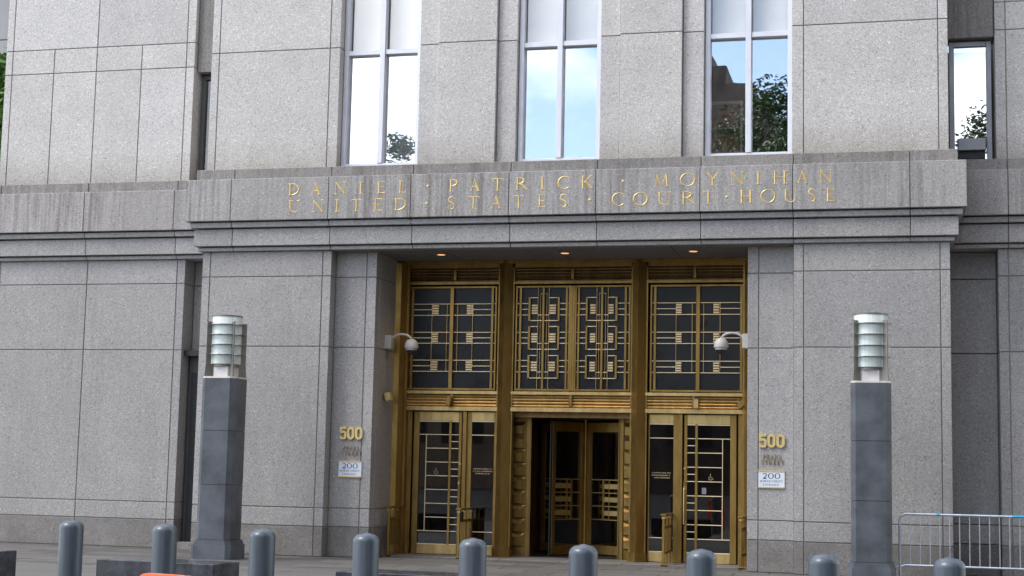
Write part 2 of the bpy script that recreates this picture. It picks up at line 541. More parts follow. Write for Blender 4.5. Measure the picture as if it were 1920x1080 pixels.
# --- upper wall of the central block
up = MB()
for sg in (-1, 1):
    up.box(sg * 4.02, sg * 6.505, 0.016, 1.5, 6.80, TOP)
    up.box(sg * 1.11, sg * 2.15, 0.016, 0.9, 6.80, TOP)
    up.box(sg * 0.75, sg * 2.52, 0.096, 0.9, 6.80, TOP)
up.box(-6.5, 6.5, 0.3, 5.0, TOP, TOP + 0.2)
up = up.build('upper_wall', 'mortar', CH)
UR = [(6.855, 9.05), (9.05, 11.9), (11.9, TOP)]
for sg in (-1, 1):
    for z0, z1 in UR:
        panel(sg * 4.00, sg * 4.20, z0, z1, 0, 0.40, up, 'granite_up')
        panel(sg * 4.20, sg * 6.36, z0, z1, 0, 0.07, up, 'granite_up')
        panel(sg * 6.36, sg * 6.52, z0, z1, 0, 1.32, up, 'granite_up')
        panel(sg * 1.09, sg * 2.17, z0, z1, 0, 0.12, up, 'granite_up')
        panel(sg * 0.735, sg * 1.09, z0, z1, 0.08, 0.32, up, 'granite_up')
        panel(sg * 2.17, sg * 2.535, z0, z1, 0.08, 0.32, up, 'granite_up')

# --- wings
WY = 0.90
def wing(sg, xin, xout, lower_x, upper_x, top_x, xend):
    w = MB()
    w.box(sg * (xin + 0.015), sg * xend, WY + 0.016, 4.0, -0.05, 6.84)
    w.box(sg * (xin + 0.015), sg * (xout - 0.015), WY + 0.016, 4.0, 6.80, TOP)
    w = w.build('wing_wall', 'mortar', CH)
    for z0, z1 in ROWS:
        for a, b2 in zip(lower_x, lower_x[1:]):
            corner = a == xin
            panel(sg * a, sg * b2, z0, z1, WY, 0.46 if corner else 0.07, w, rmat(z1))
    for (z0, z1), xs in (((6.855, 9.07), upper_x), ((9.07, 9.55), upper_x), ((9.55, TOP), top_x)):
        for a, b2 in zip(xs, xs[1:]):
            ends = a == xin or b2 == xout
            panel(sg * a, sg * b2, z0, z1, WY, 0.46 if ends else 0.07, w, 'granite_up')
    cw = MB().box(sg * 6.53, sg * xend, WY + 0.01, 1.5, 5.38, 6.84).build('wing_entablature', 'mortar', CH)
    for z0, z1, p, m in COURSES:
        if m == 'granite_frieze':
            m = 'granite_wfrieze'
        cx = [6.525] + lower_x[1:]
        for a, b2 in zip(cx, cx[1:]):
            block('cornice_stone', sg * (a + 0.005), sg * (b2 - 0.005), WY - p, 1.5, z0 + 0.001, z1 - (0.019 if z1 < 5.9 else 0.001), m, cw, 0.007)
    return w
wl = wing(-1, 7.29, 11.36, [7.29, 7.46, 9.33, 11.2, 13.07, 14.94], [7.29, 7.47, 8.405, 9.365, 10.285, 11.20, 11.36], [7.29, 7.47, 9.365, 11.20, 11.36], 16.8)
wr = wing(1, 7.29, 11.36, [7.29, 7.46, 9.33, 11.2], [7.29, 7.47, 9.365, 11.20, 11.36], [7.29, 7.47, 9.365, 11.20, 11.36], 12.9)

# --- slots between the central block and the wings
for sg in (-1, 1):
    sl = MB().box(sg * 6.50, sg * 7.33, 1.345, 1.7, -0.05, 6.9).box(sg * 6.50, sg * 7.33, 1.06, 1.6, 9.02, TOP)
    sl = sl.build('slot_wall', 'mortar', CH)
    for z0, z1 in ROWS:
        if sg < 0 and z1 < 3.7:
            continue
        panel(sg * 6.52, sg * 7.29, z0, z1, 1.30, 0.06, sl, rmat(z1))
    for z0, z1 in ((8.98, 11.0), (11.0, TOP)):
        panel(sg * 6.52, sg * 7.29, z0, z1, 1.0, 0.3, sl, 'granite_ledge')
    # narrow window
    X0, X1, y = 6.56, 7.25, 1.15
    f = MB()
    fw = 0.085
    f.box(sg * X0, sg * (X0 + fw), y, y + 0.10, 6.86, 8.96, 0.006)
    f.box(sg * (X1 - fw), sg * X1, y, y + 0.10, 6.86, 8.96, 0.006)
    f.box(sg * (X0 + fw), sg * (X1 - fw), y + .002, y + 0.10, 8.875, 8.96, 0.006)
    f.box(sg * (X0 + fw), sg * (X1 - fw), y + .002, y + 0.10, 6.86, 6.92, 0.006)
    f = f.build('slot_window', 'alu_dark' if sg > 0 else 'slot_dark', CH)  # left frame and pane are darker copies, the slot's shade in their colour
    MB().box(sg * (X0 + fw), sg * (X1 - fw), y + 0.06, y + 0.07, 6.92, 8.875).build('pane', 'glass_win' if sg > 0 else 'glass_door', f)
    MB().box(sg * 6.5, sg * 7.32, y + 1.2, y + 1.25, 6.8, 9.1).build('room_wall', 'room', f)
    if sg > 0:
        v = MB().box(6.69, 7.14, y - 0.12, y - 0.02, 7.06, 7.25, 0.01).box(6.69, 7.14, y - 0.09, y + 0.02, 7.25, 7.27)
        v = v.build('vent_hood', 'alu_dark', f)
        MB().box(6.69, 7.13, y - 0.05, y + 0.04, 6.93, 7.06).build('vent_opening', 'black', f)
# added dark infill over the left slot's stone wall, shade put into colour
sd = MB().box(-7.26, -6.55, 1.18, 1.30, 0.0, 3.62, 0.01).build('slot_infill', 'slot_dark', CH)
MB().box(-7.20, -6.60, 1.165, 1.185, 0.1, 3.25).build('pane', 'black', sd)  # black sheet standing for the slot's shade, no glass here
MB().box(-7.29, -6.53, 1.0, 1.3, 3.56, 3.66).build('infill_head', 'black', sd)
MB().box(-7.26, -6.53, 0.95, 1.3, -0.02, 0.12, 0.006).build('infill_step', 'granite_base', sd)

# --- tall windows above the frieze
WIN = [(-3.268, 0.735), (0.0, 0.735), (3.268, 0.735)]
for cx, hw in WIN:
    y = 0.19
    x0, x1 = cx - hw + 0.004, cx + hw - 0.004
    f = MB()
    f.box(x0, x0 + 0.085, y, y + 0.14, 6.86, TOP, 0.006)
    f.box(x1 - 0.075, x1, y, y + 0.14, 6.86, TOP, 0.006)
    f.box(x0 + .085, x1 - .075, y + .003, y + 0.14, 6.86, 6.955, 0.006)
    f = f.build('tall_window', 'alu', CH)
    MB().box(cx - 0.048, cx + 0.048, y - 0.012, y + 0.14, 6.957, TOP, 0.006).build('mullion', 'alu', f)
    for a, b2 in ((x0 + .085, cx - .048), (cx + .048, x1 - .075)):
        MB().box(a, b2, y + 0.01, y + 0.14, 8.948, 9.035, 0.005).build('transom_bar', 'alu', f)
        MB().box(a, b2, y + 0.115, y + 0.122, 6.955, 8.948).build('pane', 'glass_win', f)
        MB().box(a, b2, y + 0.116, y + 0.123, 9.035, TOP).build('pane', 'glass_upper', f)
        MB().box(a + .01, b2 - .01, y + 0.19, y + 0.195, 9.00, TOP).build('roller_blind', 'blind', f)
    if cx < -1:
        for a, b2 in ((x0 + .085, cx - .048), (cx + .048, x1 - .075)):
            MB().box(a + .01, b2 - .01, y + 0.19, y + 0.195, 6.93, 8.99).build('roller_blind', 'blind', f)
# the room behind them
rm = MB()
rm.box(-4.3, 4.3, 4.0, 4.1, 6.6, TOP).box(-4.3, 4.3, 0.6, 4.0, 6.55, 6.65).box(-4.4, -4.3, 0.9, 4.1, 6.6, TOP).box(4.3, 4.4, 0.9, 4.1, 6.6, TOP).box(-4.3, 4.3, 0.9, 4.0, 10.6, 10.7)
rm.build('room_wall', 'room', CH)

# --- gilded inscription -------------------------------------------------
T, t = 0.15, 0.055
def arc(cx, cy, rx, ry, a0, a1, n, wfun):
    pts = []
    for i in range(n + 1):
        a = R(a0 + (a1 - a0) * i / n)
        pts.append((cx + rx * math.cos(a), cy + ry * math.sin(a), wfun(abs(math.cos(a)))))
    return pts
def wv(k): return t + (T * 0.95 - t) * k ** 1.5
def stem(x, y0=0, y1=1, w=T): return [(x, y0, w), (x, y1, w)]
def hair(x0, x1, y, w=t): return [(x0, y, w), (x1, y, w)]
def serif(x, y, d=0.16): return [(x - d, y, t * .8), (x + d, y, t * .8)]
G = {
 'D': [stem(.16), arc(.2, .5, .72, .47, 90, -90, 14, wv), hair(0, .25, .03), hair(0, .25, .97)],
 'A': [[(.08, 0, t), (.5, 1, t)], [(.47, 1, T), (.9, 0, T)], hair(.22, .72, .36), hair(0, .2, .02), hair(.72, 1, .02)],
 'N': [[(.14, 0, t), (.14, 1, t)], [(.12, 1, T), (.88, 0, T)], [(.88, 0, t), (.88, 1, t)], hair(0, .28, .02), hair(.74, 1, .98)],
 'I': [stem(.5), hair(0, 1, .02), hair(0, 1, .98)],
 'E': [stem(.25), hair(.05, .9, .97), hair(.25, .8, .52), hair(.05, .95, .03), [(.9, .97, t), (.9, .82, t)], [(.95, .03, t), (.95, .18, t)]],
 'L': [stem(.25), hair(.05, .95, .03), [(.95, .03, t), (.95, .22, t)], hair(.03, .47, .98)],
 'P': [stem(.22), arc(.28, .72, .6, .25, 90, -90, 10, wv), hair(0, .45, .02), hair(.02, .3, .98)],
 'T': [stem(.5), hair(.02, .98, .96), [(.03, .96, t), (.0, .80, t)], [(.97, .96, t), (1, .80, t)], hair(.3, .7, .02)],
 'R': [stem(.16), arc(.22, .74, .46, .23, 90, -90, 10, wv), [(.35, .5, T), (.95, .0, T * .8)], hair(0, .33, .02), hair(0, .25, .98)],
 'C': [arc(.56, .5, .5, .5, 45, 315, 18, wv), [(.92, .88, t), (.92, .68, t)]],
 'K': [stem(.16), [(.22, .45, t), (.82, 1, t)], [(.34, .55, T), (.95, .0, T)], hair(0, .33, .02), hair(0, .33, .98), hair(.66, .98, .98)],
 'M': [[(.12, 0, t), (.2, 1, t)], [(.18, 1, T), (.5, .05, T)], [(.5, .05, t), (.8, 1, t)], [(.8, 1, T), (.88, 0, T)], hair(0, .22, .02), hair(.76, 1, .02)],
 'O': [arc(.5, .5, .46, .5, 90, 450, 26, wv)],
 'Y': [[(.08, 1, T), (.5, .5, T)], [(.92, 1, t), (.5, .5, t)], stem(.5, 0, .52), hair(0, .25, .98), hair(.78, 1, .98), hair(.32, .68, .02)],
 'H': [stem(.16), stem(.84), hair(.16, .84, .52), hair(0, .32, .02), hair(0, .32, .98), hair(.68, 1, .02), hair(.68, 1, .98)],
 'U': [[(.16, 1, T), (.16, .35, T), (.22, .15, T * .9), (.38, .03, T * .6), (.55, 0, t), (.72, .06, t), (.83, .2, t), (.86, .38, t), (.86, 1, t)], hair(0, .32, .98), hair(.72, 1, .98)],
 'S': [[(.9, .80, t), (.78, .94, t), (.5, 1, t), (.24, .92, T * .6), (.13, .75, T * .8), (.25, .6, T), (.5, .5, T), (.78, .38, T), (.9, .23, T * .8), (.78, .07, T * .6), (.5, 0, t), (.22, .05, t), (.1, .2, t)]],
 'W': [[(.06, 1, T), (.28, 0, T)], [(.28, 0, t), (.5, .9, t)], [(.5, .9, T), (.72, 0, T)], [(.72, 0, t), (.94, 1, t)]],
 '2': [[(.1, .72, t), (.14, .9, T * .7), (.45, 1, t * 1.4), (.78, .92, T * .8), (.84, .72, T), (.7, .45, T * .7), (.08, .05, t)], [(.06, .05, T), (.92, .05, T)]],
 '0': [arc(.5, .5, .44, .5, 90, 450, 22, wv)],
 '.': [],
}
def stroke(mb, pts, W, H, ox, oz, y, ridge, flat=False):
    P = [(ox + px * W, oz + pz * H, w * H / 2) for px, pz, w in pts]
    n = len(P)
    closed = n > 3 and abs(P[0][0] - P[-1][0]) < 1e-4 and abs(P[0][1] - P[-1][1]) < 1e-4
    vs, fs = [], []
    for i, (x, z, w) in enumerate(P):
        a = P[i - 1] if i > 0 else (P[-2] if closed else P[0])
        b2 = P[i + 1] if i < n - 1 else (P[1] if closed else P[-1])
        dx, dz = b2[0] - a[0], b2[1] - a[1]
        l = math.hypot(dx, dz) or 1
        nx, nz_ = -dz / l, dx / l
        yr = y - ridge * (1 if flat else w / (T * H / 2))
        if flat:
            vs += [(x + nx * w, y, z + nz_ * w), (x + nx * w, yr, z + nz_ * w), (x - nx * w, yr, z - nz_ * w), (x - nx * w, y, z - nz_ * w)]
        else:
            vs += [(x + nx * w, y, z + nz_ * w), (x, yr, z), (x - nx * w, y, z - nz_ * w)]
    k = 4 if flat else 3
    for i in range(n - 1):
        for q in range(k - 1):
            fs.append((i * k + q, i * k + q + 1, (i + 1) * k + q + 1, (i + 1) * k + q))
    if not closed:
        fs.append(tuple(range(k)))
        fs.append(tuple(range((n - 1) * k, n * k))[::-1])
    mb.add(vs, fs)

def letter(ch, x0, x1, z0, z1, y, mat, parent, name='inscription_letter', ridge=0.008, flat=False):
    mb = MB()
    if ch == '.':
        cx, cz, d = (x0 + x1) / 2, (z0 + z1) / 2, 0.03
        mb.add([(cx - d, y, cz), (cx, y, cz - d), (cx + d, y, cz), (cx, y, cz + d), (cx, y - ridge, cz)], [(0, 1, 4), (1, 2, 4), (2, 3, 4), (3, 0, 4)])
    else:
        for st in G[ch]:
            stroke(mb, st, x1 - x0, z1 - z0, x0, z0, y, ridge, flat)
    me = bpy.data.meshes.new(name)
    me.from_pydata(mb.v, [], mb.f)
    me.materials.append(MT[mat])
    return link(name, me, parent)

LINE1 = [('D', -4.797, -4.584), ('A', -4.371, -4.196), ('N', -3.94, -3.718), ('I', -3.478, -3.397), ('E', -3.139, -2.987), ('L', -2.745, -2.597), ('.', -2.233, -2.187), ('P', -1.826, -1.659), ('A', -1.444, -1.275), ('T', -1.048, -0.856), ('R', -0.636, -0.425), ('I', -0.206, -0.126), ('C', 0.099, 0.307), ('K', 0.509, 0.697), ('.', 1.192, 1.258), ('M', 1.746, 2.008), ('O', 2.19, 2.442), ('Y', 2.628, 2.829), ('N', 3.009, 3.247), ('I', 3.441, 3.521), ('H', 3.717, 3.944), ('A', 4.112, 4.282), ('N', 4.455, 4.678)]
LINE2 = [('U', -4.785, -4.572), ('N', -4.345, -4.125), ('I', -3.91, -3.83), ('T', -3.607, -3.412), ('E', -3.199, -3.024), ('D', -2.812, -2.587), ('.', -2.252, -2.192), ('S', -1.845, -1.705), ('T', -1.482, -1.275), ('A', -1.067, -0.886), ('T', -0.664, -0.484), ('E', -0.243, -0.104), ('S', 0.132, 0.272), ('.', 0.624, 0.691), ('C', 1.037, 1.254), ('O', 1.4, 1.65), ('U', 1.807, 2.042), ('R', 2.211, 2.445), ('T', 2.569, 2.754), ('.', 2.934, 2.998), ('H', 3.177, 3.388), ('O', 3.52, 3.76), ('U', 3.894, 4.112), ('S', 4.282, 4.412), ('E', 4.569, 4.717)]
for ch, a, b2 in LINE1:
    letter(ch, a, b2, 6.328, 6.541, -0.2565, 'gold', CH)
for ch, a, b2 in LINE2:
    letter(ch, a, b2, 6.020, 6.235, -0.2565, 'gold', CH)

# ------------------------------------------------------------------ bronze entrance screen
YB = 1.64
def wedge(mb, cx, w, y0, d, z0, z1):
    mb.prism([(cx - w - .03, y0 + d + .17), (cx - w - .03, y0 + d + .03), (cx - w, y0 + d + .03), (cx - w, y0 + d), (cx, y0), (cx + w, y0 + d), (cx + w, y0 + d + .03), (cx + w + .03, y0 + d + .03), (cx + w + .03, y0 + d + .17)], z0, z1)
for sg in (-1, 1):
    mb = MB()
    wedge(mb, sg * 1.225, 0.12, 1.41, 0.12, 0.17, 5.36)
    colm = mb.build('bronze_column', 'bronze', CH)
    mb = MB()
    mb.prism([(sg * 1.225 - .165, 1.72), (sg * 1.225 - .165, 1.52), (sg * 1.225, 1.375), (sg * 1.225 + .165, 1.52), (sg * 1.225 + .165, 1.72)], 0.02, 0.17)
    mb.prism([(sg * 1.225 - .15, 1.70), (sg * 1.225 - .15, 1.525), (sg * 1.225, 1.39), (sg * 1.225 + .15, 1.525), (sg * 1.225 + .15, 1.70)], 0.17, 0.19)
    mb.build('column_base', 'bronze', colm)
    # jamb against the stone
    mb = MB()
    pts = [(3.258, 1.70), (3.258, 1.30), (3.16, 1.315), (3.10, 1.42), (3.10, 1.50), (3.06, 1.50), (3.06, 1.70)]
    mb.prism([(sg * px, py) for px, py in pts], 0.02, 5.30)
    mb.build('bronze_jamb', 'bronze', CH)
hb = MB().box(-3.258, 3.258, 1.46, 1.75, 5.30, 5.355, 0.004).box(-3.258, 3.258, 1.56, 1.75, 5.23, 5.30)
hb.build('bronze_header', 'bronze', CH)

def flutes(parent, x0, x1, z0, z1, n, y, mat):
    h = (z1 - z0) / n
    key = ('flute', mat, round(x1 - x0, 3), round(h, 4))
    if key not in _cache:
        poly = [(0.05, -h * .48)] + [(-0.045 * math.cos(R(a)), h * .48 * math.sin(R(a))) for a in range(-90, 91, 30)] + [(0.05, h * .48)]
        _cache[key] = MB().prism_x(poly, -(x1 - x0) / 2, (x1 - x0) / 2).mesh('flute', mat, True)
    for i in range(n):
        link('flute', _cache[key], parent, ((x0 + x1) / 2, y, z0 + (i + .5) * h))

BAYS = [(-3.07, -1.345), (-1.105, 1.105), (1.345, 3.07)]
for bi, (a, b2) in enumerate(BAYS):
    m = (a + b2) / 2
    # head louvre
    hd = MB().box(a, b2, 1.63, 1.70, 4.975, 5.25)
    hd.box(a, b2, 1.545, 1.70, 4.925, 4.975, 0.004)
    hd = hd.build('head_louvre', 'bronze_dark', CH)
    block('louvre_rail', a, b2, 1.54, 1.60, 4.925, 4.977, 'bronze', hd, 0.004)
    flutes(hd, a, m - .03, 5.003, 5.23, 4, 1.64, 'bronze_dark')
    flutes(hd, m + .03, b2, 5.003, 5.23, 4, 1.64, 'bronze_dark')
    block('bracket', m - .028, m + .028, 1.55, 1.66, 5.01, 5.19, 'bronze', hd, 0.006)
    # fluted rail over the doors
    fr = MB().box(a, b2, 1.62, 1.70, 2.62, 2.975).build('fluted_rail', 'bronze_dark', CH)
    block('rail', a, b2, 1.535, 1.63, 2.918, 2.980, 'bronze_bright', fr, 0.005)
    block('rail', a, b2, 1.535, 1.63, 2.614, 2.693, 'bronze_bright', fr, 0.005)
    flutes(fr, a, m - .028, 2.693, 2.918, 4, 1.62, 'bronze_bright')
    flutes(fr, m + .028, b2, 2.693, 2.918, 4, 1.62, 'bronze_bright')
    block('bracket', m - .028, m + .028, 1.53, 1.66, 2.70, 2.915, 'bronze', fr, 0.006)

# --- transom screens
ZT, ZB_ = 4.896, 2.997
def vbar(p, x0, x1, z0, z1, y0=YB - .035, d=.05, mat='bronze'):
    block('bar', x0, x1, y0, y0 + d, z0, z1, mat, p, 0.003)
def hbar(p, x0, x1, z, th=.014, y0=YB - .022, d=.03, mat='brass_pale'):
    block('bar', x0, x1, y0, y0 + d, z - th / 2, z + th / 2, mat, p, 0.002)
rib_h = 0.030
def square(p, x0, x1, z0, z1):
    block('grille_square', x0, x1, YB - .012, YB + .02, z0, z1, 'bronze_dark', p, 0.003)
    n = 4
    h = (z1 - z0) / n
    key = ('rib', round(x1 - x0, 3))
    if key not in _cache:
        w = (x1 - x0) / 2 - .006
        _cache[key] = MB().prism_x([(0.02, -.016), (-0.020, -.013), (-0.022, .012), (0.02, .016)], -w, w).mesh('rib', 'brass_pale')
    for i in range(n):
        link('rib', _cache[key], p, ((x0 + x1) / 2, YB - .012, z0 + (i + .5) * h))
R3 = [(4.576, 4.472, 4.368), (4.053, 3.951, 3.852), (3.541, 3.436, 3.335)]
def screen_frame(x0, x1):
    f = MB()
    f.box(x0, x0 + .028, YB - .04, YB + .04, ZB_, ZT).box(x1 - .028, x1, YB - .04, YB + .04, ZB_, ZT)
    f.box(x0 + .028, x1 - .028, YB - .042, YB + .04, ZT - .03, ZT).box(x0 + .028, x1 - .028, YB - .042, YB + .04, ZB_, ZB_ + .032)
    return f
for sg in (-1, 1):
    f = screen_frame(sg * (3.10 if sg < 0 else 1.415), sg * (1.415 if sg < 0 else 3.10)).build('transom_screen', 'bronze', CH)
    x0, x1 = 1.443, 3.072
    vbar(f, sg * 2.23, sg * 2.298, ZB_, ZT - .03, YB - .05, .09)
    vbar(f, sg * 3.0, sg * 3.045, ZB_ + .032, ZT - .03)
    vbar(f, sg * 1.475, sg * 1.52, ZB_ + .032, ZT - .03)
    for a in (2.36, 2.158, 2.65, 1.872):
        vbar(f, sg * (a - .006), sg * (a + .006), R3[2][2], R3[0][0], YB - .02, .025, 'bronze_bright')
    for r in R3:
        for q in (0, 2):
            hbar(f, sg * x0, sg * 2.23, r[q])
            hbar(f, sg * 2.298, sg * x1, r[q])
        hbar(f, sg * 1.52, sg * 1.872, r[1])
        hbar(f, sg * 2.65, sg * 3.0, r[1])
        square(f, sg * 2.528, sg * 2.642, r[2] + .012, r[0] - .012)
        square(f, sg * 1.865, sg * 1.976, r[2] + .012, r[0] - .012)
    MB().box(sg * 1.43, sg * 3.085, YB + .012, YB + .02, ZB_ + .02, ZT - .02).build('pane', 'glass_transom', f)
for sg in (-1, 1):
    f = screen_frame(*sorted((sg * 1.055, sg * .043))).build('transom_screen', 'bronze', CH)
    vbar(f, sg * 0, sg * .043, ZB_, ZT, YB - .05, .09)
    for a, b2 in ((.946, .988), (.093, .131)):
        vbar(f, sg * a, sg * b2, ZB_ + .032, ZT - .03)
    vbar(f, sg * .52, sg * .56, ZB_ + .032, ZT - .03, YB - .045, .06)
    for a in (.645, .440):
        vbar(f, sg * (a - .006), sg * (a + .006), ZB_ + .032, ZT - .03, YB - .02, .025, 'bronze_bright')
    for a in (.600, .484):
        vbar(f, sg * (a - .005), sg * (a + .005), 3.22, 4.755, YB - .016, .02, 'bronze_bright')
    hbar(f, sg * .56, sg * .605, 4.755, .010)
    hbar(f, sg * .479, sg * .52, 4.755, .010)
    for k, r in enumerate(R3):
        top, bot = 4.687 - k * .525, 4.258 - k * .520
        # bracket-shaped loops round each square
        for xa, xb, xv in ((.822, .780, .645), (.276, .240, .440)):
            vbar(f, sg * xa, sg * xb, bot, top, YB - .04, .045)
            hbar(f, sg * (xa if xa > .5 else xb), sg * xv, top - .006, .016, YB - .034)
            hbar(f, sg * (xa if xa > .5 else xb), sg * (.56 if xa > .5 else .52), bot + .006, .016, YB - .034)
        for q in (0, 2):
            hbar(f, sg * .822, sg * 1.03, r[q])
            hbar(f, sg * .065, sg * .240, r[q])
        hbar(f, sg * .822, sg * .946, r[1])
        hbar(f, sg * .131, sg * .240, r[1])
        hbar(f, sg * .56, sg * .645, r[2])
        hbar(f, sg * .44, sg * .52, r[2])
        square(f, sg * .652, sg * .752, r[2] + .008, r[0] - .012)
        square(f, sg * .318, sg * .424, r[2] + .008, r[0] - .012)
    MB().box(sg * .055, sg * 1.045, YB + .012, YB + .02, ZB_ + .02, ZT - .02).build('pane', 'glass_transom', f)

# --- swing doors with sidelights
ROWZ = [2.182, 1.933, 1.683, 1.435, 1.186, .936, .687, .44]
for sg in (-1, 1):
    # frame posts
    for a, b2, yy in ((1.93, 2.005, 1.60), (2.975, 3.06, 1.62)):
        MB().box(sg * a, sg * b2, yy, 1.72, 0.02, 2.614, 0.005).build('door_post', 'bronze', CH)
    d = MB()
    X0, X1, y0, y1 = 2.03, 2.945, 1.64, 1.69
    d.box(sg * X0, sg * 2.085, y0, y1, 0.03, 2.60, .004).box(sg * 2.835, sg * X1, y0, y1, 0.03, 2.60, .004)
    d.box(sg * 2.085, sg * 2.835, y0 + .003, y1, 2.43, 2.60, .004)
    d = d.build('swing_door', 'bronze', CH)
    block('kick_rail', sg * 2.085, sg * 2.835, y0 + .002, y1, 0.03, 0.20, 'bronze_bright', d, .004)
    block('head_rail', sg * 2.085, sg * 2.835, y0 - .001, y0 + .02, 2.435, 2.598, 'bronze_bright', d, .004)
    MB().box(sg * 2.08, sg * 2.84, y0 + .022, y0 + .028, 0.19, 2.44).build('pane', 'glass_door', d)
    def db(xa, xb, za, zb, mat='brass_pale', yy=y0 + .004):
        block('bar', sg * xa, sg * xb, yy, yy + .03, za, zb, mat, d, .002)
    db(2.225, 2.268, .20, 2.43, 'bronze', y0 - .002)
    db(2.697, 2.709, .447, 2.175)
    for z in (0.205, 2.422):
        db(2.085, 2.835, z - .008, z + .008)
    for i, z in enumerate(ROWZ):
        db(2.268, 2.835 if i in (0, 7) else 2.697, z - .007, z + .007)
        db(2.085, 2.225, z - .007, z + .007)
    for z in (2.058, 1.560, 1.062, .563):
        db(2.085, 2.225, z - .007, z + .007)
    # pull handle
    hx = sg * 2.045
    MB().tube([(hx, 1.64, 1.42), (hx, 1.57, 1.40), (hx, 1.565, 1.3), (hx, 1.565, .80), (hx, 1.57, .70), (hx, 1.64, .68)], .016, 8).build('pull_handle', 'bronze_bright', d, True)
    MB().lathe([(0, 0), (.022, 0), (.022, .02), (0, .02)], 0, 0, 12).xf(Matrix.Translation((hx, 1.64, 1.66)) @ Matrix.Rotation(R(90), 4, 'X')).build('lock_cylinder', 'bronze_bright', d)
    # accessibility mark on the glass
    w = MB()
    def ws(pts):
        stroke(w, pts, .09, .11, sg * 2.50 - .045, 1.46, y0 + .020, .001, True)
    ws(arc(.45, .36, .34, .32, 130, 380, 14, lambda k: .10))
    ws([(.42, .86, .10), (.46, .46, .10), (.78, .46, .10), (.92, .10, .10)])
    ws(arc(.42, .95, .06, .05, 0, 360, 8, lambda k: .08))
    w.build('accessibility_mark', 'old_bronze', d)
    if sg > 0:
        MB().box(2.345, 2.42, y0 + .015, y0 + .018, 1.22, 1.33).build('paper_note', 'paper', d)
    # sidelight
    sl = MB()
    sl.box(sg * 1.40, sg * 1.418, 1.645, 1.69, .03, 2.60).box(sg * 1.842, sg * 1.93, 1.645, 1.69, .03, 2.60)
    sl = sl.build('sidelight', 'bronze', CH)
    block('kick_rail', sg * 1.418, sg * 1.842, 1.64, 1.69, .03, .205, 'bronze_bright', sl, .004)
    block('head_rail', sg * 1.418, sg * 1.842, 1.64, 1.69, 2.435, 2.60, 'bronze_bright', sl, .004)
    for z in (.205, .445, 2.182, 2.428):
        block('bar', sg * 1.418, sg * 1.842, 1.644, 1.67, z - .007, z + .007, 'brass_pale', sl, .002)
    MB().box(sg * 1.41, sg * 1.85, 1.665, 1.67, .2, 2.44).build('pane', 'glass_door', sl)
    tx = MB()
    rr = random.Random(3 + sg)
    for zz, hwid in ((1.575, .165), (1.532, .175), (1.490, .13)):
        xx = -hwid
        while xx < hwid:
            wdt = rr.uniform(.010, .020)
            tx.box(sg * 1.63 + xx, sg * 1.63 + xx + wdt, 1.660, 1.662, zz - rr.uniform(.009, .013), zz + rr.uniform(.008, .012))
            xx += wdt + rr.choice((.006, .006, .008, .022))
    tx.build('gilt_lettering', 'old_bronze', sl)

# --- revolving door
RC = (0.0, 2.98)
for sg in (-1, 1):
    # pillow-block panel beside the opening
    op = MB().box(sg * .895, sg * 1.16, 2.03, 2.10, 0.02, 2.60)
    op.box(sg * .80, sg * .895, 1.98, 2.10, 0.02, 2.60, .004)
    op = op.build('ornament_panel', 'bronze', CH)
    z0, z1 = .19, 2.455
    h = (z1 - z0) / 9
    if ('pillow', sg) not in _cache:
        a, b2, e = .114, h / 2 - .004, .05
        vs = [(-a, .03, -b2), (a, .03, -b2), (a, .03, b2), (-a, .03, b2), (-a, -.005, -b2), (a, -.005, -b2), (a, -.005, b2), (-a, -.005, b2),
              (-a + .012, -.055, -b2 + .02), (a - .075, -.055, -b2 + .02), (a - .075, -.055, b2 - .075), (-a + .012, -.055, b2 - .075),
              (a - .035, -.018, -b2 + .01), (a - .035, -.018, b2 - .03)]
        fs = [(3, 2, 1, 0), (0, 1, 5, 4), (1, 2, 6, 5), (2, 3, 7, 6), (3, 0, 4, 7), (8, 9, 10, 11), (4, 5, 12, 9, 8), (9, 12, 13, 10), (12, 5, 6, 13), (6, 7, 11, 10, 13), (7, 4, 8, 11)]
        _cache[('pillow', sg)] = MB().add(vs, fs).mesh('pillow_block', 'bronze')
    for i in range(9):
        link('pillow_block', _cache[('pillow', sg)], op, (sg * 1.018, 2.02, z0 + (i + .5) * h))
    block('bar', sg * .80, sg * .825, 1.96, 2.06, .02, 2.56, 'bronze_dark', op, .004)
    # curved drum wall
    dw = MB()
    vs, fs = [], []
    n = 10
    for i in range(n + 1):
        a = R(-42 + 84 * i / n)
        for rr_ in (1.10, 1.14):
            for z in (.02, 2.52):
                vs.append((RC[0] + sg * rr_ * math.cos(a), RC[1] + rr_ * math.sin(a), z))
    for i in range(n):
        k = i * 4
        fs += [(k, k + 4, k + 5, k + 1), (k + 2, k + 3, k + 7, k + 6), (k + 1, k + 5, k + 7, k + 3)]
    dw.add(vs, fs).build('drum_wall', 'bronze_dark', CH)
MB().box(-1.16, 1.16, 1.75, 2.10, 2.52, 2.62).lathe([(0, 2.52), (1.16, 2.52), (1.16, 2.60), (0, 2.60)], RC[0], RC[1], 32).build('drum_canopy', 'bronze_dark', CH)
MB().lathe([(0, .02), (1.10, .02), (1.10, .032), (0, .032)], RC[0], RC[1], 32).build('drum_mat', 'black', CH)
MB().lathe([(.05, .03), (.05, 2.52)], RC[0], RC[1], 12).build('centre_post', 'bronze', CH, True)
